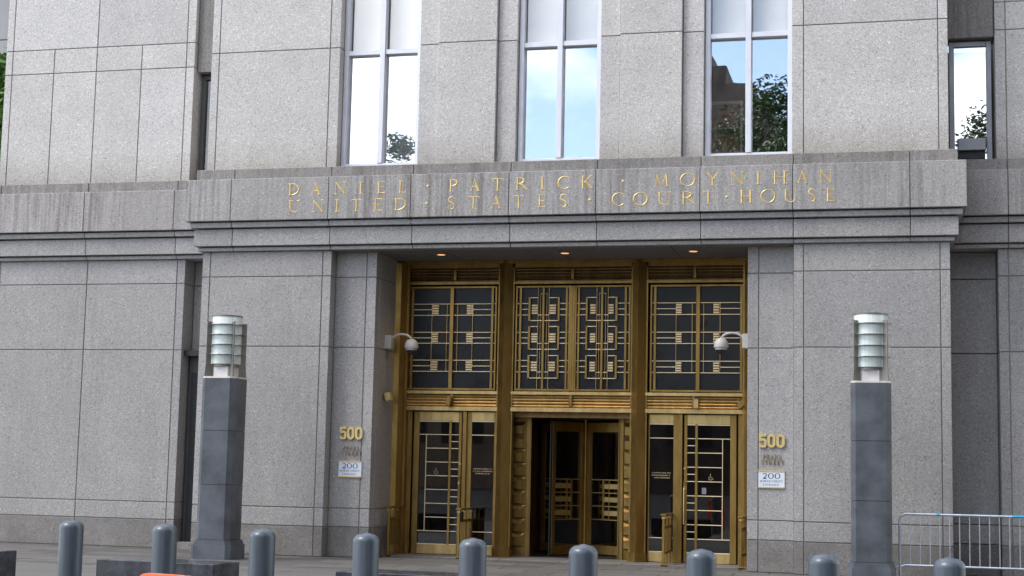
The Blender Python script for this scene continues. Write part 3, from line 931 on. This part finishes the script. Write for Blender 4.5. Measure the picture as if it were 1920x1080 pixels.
for ang in (-25, 65, 155, 245):
    M = Matrix.Translation((RC[0], RC[1], 0)) @ Matrix.Rotation(R(ang), 4, 'Z')
    l = MB()
    l.box(.05, .16, -.022, .022, .06, 2.47, .004).box(.93, 1.03, -.022, .022, .06, 2.47, .004)
    l.box(.16, .93, -.021, .021, .06, .22).box(.16, .93, -.021, .021, 2.30, 2.47)
    l = l.xf(M).build('door_leaf', 'bronze', CH)
    MB().box(1.03, 1.075, -.012, .012, .04, 2.48).xf(M).build('rubber_edge', 'black', l)
    MB().box(.155, .935, -.004, .004, .21, 2.31).xf(M).build('pane', 'glass_door', l)
    for z in (1.42, 1.18, .935, .69):
        MB().box(.16, .93, -.014, .014, z - .007, z + .007).xf(M).build('bar', 'bronze_bright', l)
    for z in (1.30, 1.058, .812):
        MB().box(.45, .93, -.013, .013, z - .043, z + .043).xf(M).build('push_plate', 'bronze_bright', l)
    for x, hw in ((.43, .02), (.56, .008)):
        MB().box(x - hw, x + hw, -.018, .018, .69, 1.42).xf(M).build('bar', 'bronze', l)

# --- lobby
lb = MB()
lb.box(-5.5, 5.5, 8.0, 8.1, 0, 5.4).box(-5.6, -5.5, 1.75, 8.1, 0, 5.4).box(5.5, 5.6, 1.75, 8.1, 0, 5.4).box(-5.5, 5.5, 1.75, 8, 5.36, 5.44)
lb.box(-4.0, -3.25, 1.62, 1.8, 0, 5.4).box(3.25, 4.0, 1.62, 1.8, 0, 5.4)
for k in range(7):
    lb.box(-4.9 + k * 1.5, -4.5 + k * 1.5, 7.8, 7.95, 0, 5.3)
lb.build('lobby_wall', 'lobby', CH)
MB().box(-5.5, 5.5, 2.06, 8.0, -.05, .015).build('lobby_floor', 'lobby_floor', CH)

# --- recessed downlights in the soffit
for i, (x, y) in enumerate(((-2.2, .62), (0.05, .64), (2.3, .62))):
    ring = MB().lathe([(.06, 5.356), (.095, 5.346), (.10, 5.352), (.06, 5.362)], x, y, 24).build('downlight', 'alu_dark', CH, True)
    MT['dl'] = MT.get('dl') or emit('downlight_glow', (1.0, 0.45, 0.18), 0.55)
    MB().lathe([(0, 5.3475), (.07, 5.3475), (.07, 5.3515), (0, 5.3515)], x, y, 24).build('lens', 'dl', ring)
    ld = bpy.data.lights.new('downlight_lamp', 'SPOT')
    ld.energy = 18
    ld.color = (1.0, 0.62, 0.30)
    ld.spot_size = R(100)
    ld.spot_blend = 0.8
    ld.shadow_soft_size = 0.05
    lo = bpy.data.objects.new('downlight_lamp', ld)
    COL.objects.link(lo)
    lo.location = (x, y, 5.33)
    lo.rotation_euler = (R(12), 0, 0)

# ------------------------------------------------------------------ address signs on the pilasters
def fat(mb, ch, x0, x1, z0, z1, y, ex, wd):
    W, H = x1 - x0, z1 - z0
    w = wd / H
    hx, hz = wd / 2 / W, wd / 2 / H
    if ch == '0':
        pts = []
        rx, rz = (0.5 - hx), 0.20
        for a in range(0, 181, 20):
            pts.append((.5 + rx * math.cos(R(a)), 1 - hz - rz + rz * math.sin(R(a)), w))
        for a in range(180, 361, 20):
            pts.append((.5 + rx * math.cos(R(a)), hz + rz + rz * math.sin(R(a)), w))
        pts.append(pts[0])
        stroke(mb, pts, W, H, x0, z0, y, ex, True)
    else:
        stroke(mb, [(.12, 1 - hz, w), (.95, 1 - hz, w)], W, H, x0, z0, y, ex, True)
        stroke(mb, [(hx, 1 - hz * .2, w), (hx, .50, w)], W, H, x0, z0, y, ex * 1.01, True)
        pts = [(hx, .50, w * .8), (.35, .60, w), (.62, .60, w), (1 - hx, .50, w), (1 - hx, .25, w), (.80, .10, w), (.5, hz, w), (.2, .10, w), (hx, .26, w)]
        stroke(mb, pts, W, H, x0, z0, y, ex * .99, True)

def flat_text(txt, x0, x1, z0, z1, y, ex, gap=0.28, boost=1.0):
    wd = {'I': .35, 'E': .72, 'L': .7, 'S': .62, 'T': .8, 'P': .7, ' ': .35, 'M': 1.1, 'W': 1.2, '2': .75, '0': .95}
    tot = sum(wd.get(ch, .9) for ch in txt) + gap * (len(txt) - 1)
    k = (x1 - x0) / tot
    x = x0
    out = []
    for ch in txt:
        w = wd.get(ch, .9) * k
        if ch != ' ':
            mb = MB()
            for st in G[ch]:
                stroke(mb, [(a, b2, q * boost) for a, b2, q in st], w, z1 - z0, x, z0, y, ex, True)
            out.append(mb)
        x += w + gap * k
    return out

for side, sg, dx, dz in (('left', -1, 0.0, 0.0), ('right', 1, 7.308, -0.016)):
    y = 0.23
    t5 = thing('street_number', 'raised gold numerals 500 on the %s of the entrance' % ('granite pilaster left' if sg < 0 else 'granite pilaster right'), 'house number', (-3.64 + dx, y, 2.04 + dz), 'gold street numbers beside the entrance')
    ox, oz = t5.location.x, t5.location.z
    for k, (ch, a, b2) in enumerate((('5', -3.849, -3.722), ('0', -3.712, -3.578), ('0', -3.566, -3.429))):
        mb = MB()
        fat(mb, ch, a + dx, b2 + dx, 2.04 + dz, 2.264 + dz, y - .004, .028, .044)
        o = mb.xf(Matrix.Translation((-ox, -y, -oz))).build('numeral', 'gold_number', t5)
    ts = thing('street_name', 'tarnished bronze letters PEARL STREET below the %s gold 500' % side, 'street name', (-3.64 + dx, y, 1.77 + dz), 'bronze street names beside the entrance')
    ox, oz = ts.location.x, ts.location.z
    for txt, a, b2, z0, z1 in (('PEARL', -3.785, -3.488, 1.862, 1.930), ('STREET', -3.815, -3.450, 1.775, 1.840)):
        for mb in flat_text(txt, a + dx, b2 + dx, z0 + dz, z1 + dz, y - .006, .012, .3, 1.1):
            mb.xf(Matrix.Translation((-ox, -y, -oz))).build('letter', 'old_bronze', ts)
    tp = thing('entrance_plaque', 'pale 200 Worth Street entrance plaque on the %s pilaster' % side, 'plaque', (-3.64 + dx, y, 1.386 + dz), 'pale entrance plaques beside the entrance')
    ox, oz = tp.location.x, tp.location.z
    Mi = Matrix.Translation((-ox, -y, -oz))
    xa, xb, za, zb = -3.855 + dx, -3.430 + dx, 1.386 + dz, 1.666 + dz
    MB().box(xa, xb, y - .016, y - .002, za, zb, .003).xf(Mi).build('plate', 'plaque', tp)
    for q in (MB().box(xa - .004, xb + .004, y - .022, y - .003, zb - .018, zb + .004), MB().box(xa - .004, xb + .004, y - .022, y - .003, za - .004, za + .016)):
        q.xf(Mi).build('brass_edge', 'gold_number', tp)
    for txt, a, b2, z0, z1, mat, bo in (('200', -3.785, -3.503, 1.538, 1.622, 'ink', 1.5), ('WORTH STREET', -3.83, -3.462, 1.478, 1.512, 'ink2', 1.5), ('ENTRANCE', -3.78, -3.52, 1.420, 1.452, 'ink2', 1.5)):
        whole = MB()
        for mb in flat_text(txt, a + dx, b2 + dx, z0 + dz, z1 + dz, y - .016, .001, .2, bo):
            whole.add(mb.v, mb.f)
        whole.xf(Mi).build('lettering', mat, tp)

# ------------------------------------------------------------------ cameras and small fittings on the entrance
def dome_camera(sg, label):
    x, y = sg * 3.26, 0.86 if sg < 0 else 0.62
    tt = thing('dome_camera', label, 'security camera', (x, y, 3.8), 'dome cameras on the entrance jambs')
    loc = Matrix.Translation((-x, -y, -3.8))
    d = -sg
    MB().box(x - .01 * d, x + d * .11, y - .10, y + .10, 3.68, 3.93, .012).xf(loc).build('junction_box', 'white_cam', tt)
    pts = []
    for i in range(11):
        a = R(180 - 158 * i / 10)
        pts.append((x + d * (.29 + .19 * math.cos(a)), y, 3.83 + .12 * math.sin(a)))
    pts.append((x + d * .475, y, 3.83))
    MB().tube(pts, .022, 10).xf(loc).build('arm', 'white_cam', tt, True)
    cx = x + d * .475
    MB().lathe([(0, 3.865), (.045, 3.862), (.085, 3.84), (.118, 3.785), (.125, 3.715), (.122, 3.70), (0, 3.70)], cx, y, 24).xf(loc).build('housing', 'white_cam', tt, True)
    MB().lathe([(.102, 3.70), (.102, 3.665), (.07, 3.66)], cx, y, 24).xf(loc).build('collar', 'white_cam', tt, True)
    MB().lathe([(.082, 3.672), (.080, 3.645), (.065, 3.61), (.035, 3.588), (0, 3.583)], cx, y, 20).xf(loc).build('dome', 'dome', tt, True)
dome_camera(-1, 'white dome security camera on the left jamb of the entrance')
dome_camera(1, 'white dome security camera on the right jamb of the entrance')

wb = thing('wall_light', 'small gold box light on the left jamb below the dome camera', 'wall light', (-3.26, .80, 2.8))
MB().box(-.01, .05, -.04, .06, -.03, .04).build('bracket', 'bronze_dark', wb)
MB().box(.05, .15, -.10, .05, -.075, .075, .008).xf(Matrix.Rotation(R(-12), 4, 'Y')).build('housing', 'gold_number', wb)
for x, z, lab, mat in ((-2.235, 2.785, 'small bronze box camera on the fluted rail above the left door', 'bronze'), (2.262, 2.785, 'small pale box camera on the fluted rail above the right door', 'bronze_bright')):
    bc = thing('box_camera', lab, 'security camera', (x, 1.53, z), 'box cameras on the fluted bronze rail')
    MB().box(-.02, .02, -.03, .02, .03, .10).build('bracket', 'bronze_dark', bc)
    MB().box(-.045, .045, -.13, -.02, -.085, .075, .006).xf(Matrix.Rotation(R(14), 4, 'Y') if x < 0 else Matrix.Identity(4)).build('housing', mat, bc)
bc = thing('box_camera', 'small tilted grey camera at the right end of the fluted rail', 'security camera', (3.06, 1.48, 2.80), 'box cameras on the fluted bronze rail')
MB().box(.02, .12, -.02, .02, -.02, .03).build('bracket', 'bronze_dark', bc)
MB().box(-.10, .08, -.05, .05, -.055, .055, .01).xf(Matrix.Rotation(R(-40), 4, 'Y')).build('housing', 'bronze', bc)

# ------------------------------------------------------------------ bronze guard rails before the swing doors
def guard(x, label):
    gr = thing('guard_rail', label, 'guard rail', (x, .85, 0.022), 'bronze guard rails by the swing doors')
    MB().box(-.05, .05, -.045, .86, .83, .86, .005).build('top_rail', 'bronze', gr)
    for k, yy in enumerate((0.0, .40, .80)):
        MB().box(-.022, .022, yy - .022, yy + .022, 0.0, .83, .004).build('post', 'bronze', gr)
        MB().box(-.05, .05, yy - .045, yy + .045, 0.0, .012, .004).build('foot', 'bronze', gr)
        MB().box(-.032, .032, yy - .032, yy + .032, .775, .815, .006).build('collar', 'bronze_bright', gr)
    for z in (.64, .20):
        MB().box(-.016, .016, .022, .778, z - .02, z + .02).build('cross_rail', 'bronze', gr)
    for k in range(9):
        yy = .06 + k * .085
        if abs(yy - .40) > .03:
            MB().box(-.009, .009, yy - .009, yy + .009, .22, .62).build('baluster', 'bronze', gr)
    return gr
guard(-3.11, 'bronze guard rail against the left stone jamb')
g2 = guard(-1.82, 'bronze guard rail with a black box beside the left door pull')
MB().box(-.03, .04, .02, .16, .66, .80, .006).build('control_box', 'black', g2)
guard(1.80, 'bronze guard rail in front of the right sidelight')
guard(3.10, 'bronze guard rail against the right stone pilaster')

# ------------------------------------------------------------------ slate lamp pillars
def lamp_post(cx, cy, label):
    lp = thing('lamp_pillar', label, 'lamp post', (cx, cy, 0), 'slate lamp pillars flanking the entrance')
    def oct_(h, ch):
        return [(-h + ch, -h), (h - ch, -h), (h, -h + ch), (h, h - ch), (h - ch, h), (-h + ch, h), (-h, h - ch), (-h, -h + ch)]
    b = MB().prism(oct_(.355, .07), 0, .235).prism(oct_(.335, .07), .235, .285).prism(oct_(.318, .07), .285, .318)
    b.build('plinth', 'slate', lp)
    for z0, z1 in ((.324, 1.225), (1.233, 2.12), (2.128, 3.0)):
        MB().prism(oct_(.30, .075), z0, z1).build('shaft_stone', 'slate', lp)
    MB().prism(oct_(.285, .07), .3, 2.99).build('shaft_core', 'black', lp)
    MB().prism(oct_(.295, .07), 3.0, 3.028).build('cap_plate', 'stainless', lp)
    MB().prism(oct_(.185, .06), 3.028, 3.20).build('neck', 'stainless', lp)
    MB().lathe([(0, 3.20), (.235, 3.20), (.235, 3.245), (0, 3.245)], 0, 0, 28).build('base_ring', 'fin', lp)
    lg = MB().lathe([(0, 3.245), (.25, 3.245), (.252, 4.05), (.245, 4.06), (.20, 4.06), (0, 4.055)], 0, 0, 36).build('lamp_glass', 'lamp_glass', lp, True)
    MB().lathe([(.235, 4.045), (.257, 4.045), (.257, 4.07), (.235, 4.07)], 0, 0, 36).build('rim', 'fin', lg)
    for z in (3.40, 3.57, 3.74, 3.91):
        MB().lathe([(.248, z - .003), (.318, z - .003), (.318, z + .003), (.248, z + .003)], 0, 0, 36).build('louvre_ring', 'ring_glass', lp)
        MB().lathe([(.250, z - .005), (.257, z - .005), (.257, z + .005), (.250, z + .005)], 0, 0, 36).build('ring_band', 'fin', lp)
    for k in range(4):
        M = Matrix.Rotation(R(45 + 90 * k), 4, 'Z')
        MB().add([(.20, -.010, 3.028), (.372, -.010, 3.028), (.355, -.010, 3.25), (.355, -.010, 3.955), (.265, -.010, 3.955), (.265, -.010, 3.24), (.20, -.010, 3.24),
                  (.20, .010, 3.028), (.372, .010, 3.028), (.355, .010, 3.25), (.355, .010, 3.955), (.265, .010, 3.955), (.265, .010, 3.24), (.20, .010, 3.24)],
                 [(0, 1, 2, 5, 6), (2, 3, 4, 5), (7, 13, 12, 9, 8), (9, 12, 11, 10), (0, 7, 8, 1), (1, 8, 9, 2), (2, 9, 10, 3), (3, 10, 11, 4), (4, 11, 12, 5), (5, 12, 13, 6), (6, 13, 7, 0)]).xf(M).build('fin', 'fin', lp)
    return lp
lamp_post(-5.37, -1.33, 'dark slate lamp pillar with glass cylinder in front of the left pier')
lamp_post(5.29, -1.30, 'dark slate lamp pillar with glass cylinder in front of the right pier')

# ------------------------------------------------------------------ bollards
BOL = [(-2.427, -11.272), (-1.315, -11.425), (-.09, -11.864), (.998, -12.028), (2.103, -12.356), (3.183, -12.813), (4.181, -12.941), (5.159, -13.038), (6.111, -12.959)]
prof = [(0, 0), (.121, 0), (.121, .915)]
for a in range(10, 91, 10):
    prof.append((.045 + .076 * math.cos(R(a)) if a < 90 else .045, .915 + .070 * math.sin(R(a))))
prof += [(.025, .993), (0, .997)]
bme = MB().lathe(prof, 0, 0, 32).mesh('bollard', 'bollard', True)
fme = MB().lathe([(0, .0), (.17, .0), (.17, .012), (.125, .016)], 0, 0, 28).mesh('base_flange', 'bollard', True)
ordn = ['leftmost bollard of the row, standing before the left wing', 'second bollard from the left, behind the orange barricade', 'third bollard from the left, right of the left lamp pillar',
        'fourth bollard from the left, before the left stone jamb', 'fifth bollard, in front of the left swing door and sidelight', 'sixth bollard, in front of the revolving door',
        'seventh bollard, in front of the right swing door', 'eighth bollard, left of the right lamp pillar', 'rightmost bollard, in front of the steel crowd barrier']
for (x, y), lab in zip(BOL, ordn):
    b = thing('bollard', 'grey painted steel ' + lab, 'bollard', (x, y, 0), 'grey bollards along the kerb')
    o = link('post', bme, b)
    link('base_flange', fme, b)

# ------------------------------------------------------------------ black granite bench blocks
def bench(x0, y0, ln, rot_, label):
    b = thing('granite_bench', label, 'bench', (x0, y0, 0), 'black granite bench blocks')
    b.rotation_euler = (0, 0, rot_)
    MB().box(0, ln, 0, .58, .05, .45, .008).build('block', 'bench', b)
    MB().box(.06, ln - .06, .06, .52, -.01, .05).build('recessed_foot', 'bench_side', b)
bench(-3.398, -8.976, 1.575, R(-6), 'polished black granite bench block before the left lamp pillar')
bench(-.25, -9.45, 1.46, R(-3.5), 'polished black granite bench block before the left stone jamb')
bench(-6.60, -8.42, 1.50, R(-5), 'polished black granite bench block at the left edge of the picture')

# ------------------------------------------------------------------ crowd barrier
cb = thing('crowd_barrier', 'galvanised steel crowd barrier with vertical bars beside the right lamp pillar', 'barrier', (5.70, -1.3, 0))
r = .019
top, bot, ln = 1.045, .285, 2.3
pts = [(0.0, 0, .05), (0, 0, top - .10)] + [(.10 - .10 * math.cos(R(a)), 0, top - .10 + .10 * math.sin(R(a))) for a in (20, 40, 60, 80, 90)]
pts += [(ln - .10 + .10 * math.sin(R(a)), 0, top - .10 + .10 * math.cos(R(a))) for a in (0, 20, 40, 60, 80)] + [(ln, 0, top - .1), (ln, 0, .05)]
MB().tube(pts, r, 10).build('frame_tube', 'steel', cb, True)
MB().tube([(0, 0, bot - .05), (.03, 0, bot - .015), (.08, 0, bot), (ln - .08, 0, bot), (ln - .03, 0, bot - .015), (ln, 0, bot - .05)], .016, 8).build('bottom_rail', 'steel', cb, True)
for k in range(15):
    x = .155 + k * .1425
    MB().tube([(x, 0, bot), (x, 0, top)], .0075, 6).build('bar', 'steel', cb, True)
for x in (0, ln):
    MB().tube([(x, -.30, .012), (x, -.05, .05), (x, .05, .05), (x, .30, .012)], .016, 8).build('foot', 'steel', cb, True)
MB().tube([(0, 0, .90), (-.045, 0, .90), (-.062, 0, .88), (-.065, 0, .80), (-.045, 0, .765)], .006, 6).build('hook', 'steel', cb, True)
MB().tube([(0, 0, .265), (-.045, 0, .265), (-.062, 0, .245), (-.065, 0, .12)], .006, 6).build('hook', 'steel', cb, True)
MB().tube([(.535, 0, top), (.56, 0, top), (.59, 0, top)], [.020, .028, .020], 8).build('blue_tape', 'blue_tape', cb, True)
MB().tube([(1.62, 0, top), (1.95, 0, top)], .021, 8).build('blue_tape', 'blue_tape', cb, True)

# ------------------------------------------------------------------ orange barricade
ob = thing('orange_barricade', 'orange plastic barricade with rounded top in the left foreground', 'barricade', (.40, -15.2, 0))
ob.rotation_euler = (0, 0, R(-14))
def rrect(x0, x1, z0, z1, rd, y0, y1):
    poly = [(x1, z0), (x0, z0)]
    poly += [(x0 + rd - rd * math.cos(R(a)), z1 - rd + rd * math.sin(R(a))) for a in range(0, 91, 15)]
    poly += [(x1 - rd + rd * math.sin(R(a)), z1 - rd + rd * math.cos(R(a))) for a in range(0, 91, 15)]
    n = len(poly)
    vs = [(x, y0, z) for x, z in poly] + [(x, y1, z) for x, z in poly]
    fs = [tuple(range(n)), tuple(range(n, 2 * n))[::-1]] + [(i, (i + 1) % n, n + (i + 1) % n, n + i) for i in range(n)]
    return MB().add(vs, fs)
for sgn, nm in ((-1, 'front_board'), (1, 'rear_board')):
    M = Matrix.Rotation(R(-7 * sgn), 4, 'X')
    bd = rrect(0, .46, .0, .80, .05, -.03 if sgn < 0 else .02, -.015 if sgn < 0 else .035)
    bd.v = [(x, y + sgn * (.80 - z) * .13, z) for x, y, z in bd.v]
    fo = bd.build(nm, 'orange', ob)
    for z0, z1 in ((.70, .76), (.42, .58), (.14, .30)):
        st = MB().box(.03, .43, -.034 if sgn < 0 else .036, -.031 if sgn < 0 else .039, z0, z1)
        st.v = [(x, y + sgn * (.80 - z) * .13, z) for x, y, z in st.v]
        st.build('reflective_band', 'orange_dark', fo)
MB().tube([(.06, 0, .775), (.40, 0, .775)], .028, 10).build('hinge_tube', 'orange', ob, True)

# ------------------------------------------------------------------ things behind the right-hand window
bk = thing('bookcase', 'pale bookcase of brown binders behind the right tall window', 'bookcase', (2.66, .52, 6.66))
MB().box(-.2, -.16, 0, .3, 0, 1.27).box(.44, .48, 0, .3, 0, 1.27).box(-.16, .44, .0, .3, 1.22, 1.27).box(-.16, .44, 0, .3, .78, .81).box(-.16, .44, 0, .3, .36, .39).box(-.16, .44, .28, .3, 0, 1.22).build('case', 'shelf', bk)
for rowz in (.81, .39):
    x = -.155
    while x < .38:
        w = random.uniform(.04, .06)
        block('binder', x, x + w - .004, .03, .27, rowz, rowz + random.choice((.30, .32, .34)), 'book', bk, .003)
        x += w
def plant(x, y, z, label, n, hgt):
    p = thing('potted_plant', label, 'plant', (x, y, z), 'plants on the window sill')
    MB().lathe([(0, 0), (.06, 0), (.085, .13), (.075, .13), (0, .12)], 0, 0, 16).build('pot', 'terracotta', p)
    fm = MB()
    rr = random.Random(int(x * 100))
    for i in range(n):
        a = rr.uniform(0, 6.28)
        sp = rr.uniform(.05, .22)
        hh = hgt * rr.uniform(.5, 1)
        pts = [Vector((math.cos(a) * sp * q, math.sin(a) * sp * q * .6, .12 + hh * (q - .35 * q * q * q))) for q in (0, .35, .7, 1.0)]
        n2 = Vector((-math.sin(a), math.cos(a), 0)) * .016
        for k in range(3):
            w0, w1 = (1 - k / 3) + .1, (1 - (k + 1) / 3) + .05
            fm.add([pts[k] - n2 * w0, pts[k] + n2 * w0, pts[k + 1] + n2 * w1, pts[k + 1] - n2 * w1], [(0, 1, 2, 3)])
    fm.build('leaves', 'leaf2', p)
plant(2.86, .62, 6.70, 'spiky green plant in the left pane of the right tall window', 46, .62)
plant(3.52, .62, 6.70, 'green pot plant in the right pane of the right tall window', 40, .55)

# ------------------------------------------------------------------ trees
def tree(x, y, base, top_, rad, label, leaf='leaf', n=9000, seed=1, group='trees round the square', z0=None, size=.20):
    rr = random.Random(seed)
    tr = thing('street_tree', label, 'tree', (x, y, base), group)
    H = top_ - base
    cz0 = z0 if z0 is not None else H * .32
    tb = MB()
    tb.tube([(0, 0, -.1), (.05, .02, H * .2), (-.05, .05, H * .42), (.03, 0, H * .7)], [.20 + H * .008, .17 + H * .006, .13, .05], 10)
    cl = []
    for k in range(16):
        zc = rr.uniform(cz0, H * .93)
        f_ = 1 - abs((zc - cz0) / (H - cz0) - .42) * 1.15
        a = rr.uniform(0, 6.28)
        rr_ = rad * max(.25, f_) * rr.uniform(.45, .95)
        p = Vector((math.cos(a) * rr_, math.sin(a) * rr_, zc))
        cl.append((p, rad * rr.uniform(.22, .42)))
        tb.tube([(0, 0, zc * .62), tuple(p * .5 + Vector((0, 0, zc * .32))), tuple(p)], [.06, .04, .015], 6)
    cl.append((Vector((0, 0, H - rad * .3)), rad * .32))
    tb.build('trunk', 'bark', tr, True)
    vs, fs = [], []
    for i in range(n):
        p, r_ = cl[rr.randrange(len(cl))]
        d = Vector((rr.gauss(0, 1), rr.gauss(0, 1), rr.gauss(0, .8)))
        d = d.normalized() * r_ * rr.uniform(.25, 1.15)
        q = p + d
        u = Vector((rr.gauss(0, 1), rr.gauss(0, 1), rr.gauss(0, .6))).normalized()
        w = u.orthogonal().normalized()
        sz = size * rr.uniform(.5, 1.1)
        k = len(vs)
        vs += [tuple(q - u * sz), tuple(q + w * sz * .45), tuple(q + u * sz), tuple(q - w * sz * .45)]
        fs.append((k, k + 1, k + 2, k + 3))
    me = bpy.data.meshes.new('crown')
    me.from_pydata(vs, [], fs)
    me.materials.append(MT[leaf])
    link('crown', me, tr)
tree(.6, -38, -.15, 18.0, 3.3, 'tall street tree mirrored in the right tall window', n=17000, seed=4, size=.13)
tree(-15.8, -38, -.15, 16.2, 2.2, 'street tree whose top is mirrored in the left tall window', n=12000, seed=9, size=.13)
tree(9.2, -38, -.15, 17.0, 2.8, 'loose street tree mirrored in the narrow right window', n=7000, seed=12, size=.13)
tree(-14.3, 5.5, 0, 10.9, 2.0, 'green tree behind the upper corner of the left wing', 'leaf2', n=9000, seed=5, z0=5.5)

# ------------------------------------------------------------------ neighbours and buildings across the square
nb = thing('neighbour_building', 'grey stone building beyond the left wing', 'building', (-20, 12, 0))
MB().box(-12, 6, 0, 8, 0, 22).build('wall', 'mortar', nb)
for i in range(4):
    for k in range(9):
        block('stone_panel', -2 + i * 2.0 + .01, -2 + (i + 1) * 2.0 - .01, -.05, .05, 6 + k * 1.2 + .012, 6 + (k + 1) * 1.2 - .012, 'neigh', nb, .01)

def tower(name_label, x0, x1, y, h, mat, steps, group='buildings across the square'):
    b = thing('opposite_building', name_label, 'building', ((x0 + x1) / 2, y, -.15), group)
    w = (x1 - x0) / 2
    MB().box(-w, w, -14 if w < 16.9 else -60, 0, 0, h).build('wall', mat, b)
    for a, b2, hh in steps:
        MB().box(a, b2, -8, -.6, h, h + hh).build('roof_block', mat, b)
    cols = int(2 * w // 2.4)
    for fl in range(1, int(h // 3.6)):
        for q in range(cols):
            xx = -w + 1.2 + q * 2.4
            if xx + 1.2 < w:
                block('window', xx - .55, xx + .55, -.02, .05, fl * 3.6, fl * 3.6 + 1.9, 'black', b, .02)
    return b
tower('dark stepped masonry building mirrored in the right tall window', -15, -3.9, -90, 29.8, 'brick_dark', [(-5.4, 2.2, 2.9), (2.2, 4.3, 1.5), (-1.5, -1.4, 4.4), (1.0, 1.12, 3.8)])
tower('low brown brick building mirrored in the narrow right window', 9.4, 24, -62, 19.5, 'brick_tan', [(2, 5, 1.2)])
tower('long tan building across the square on the left', -60, -16, -92, 18, 'brick_tan', [(-10, 4, 2)])

tower('tall dark office block out of view to the right, shading the entrance', 26, 60, -14, 60, 'brick_dark', [(-6, 6, 3)])
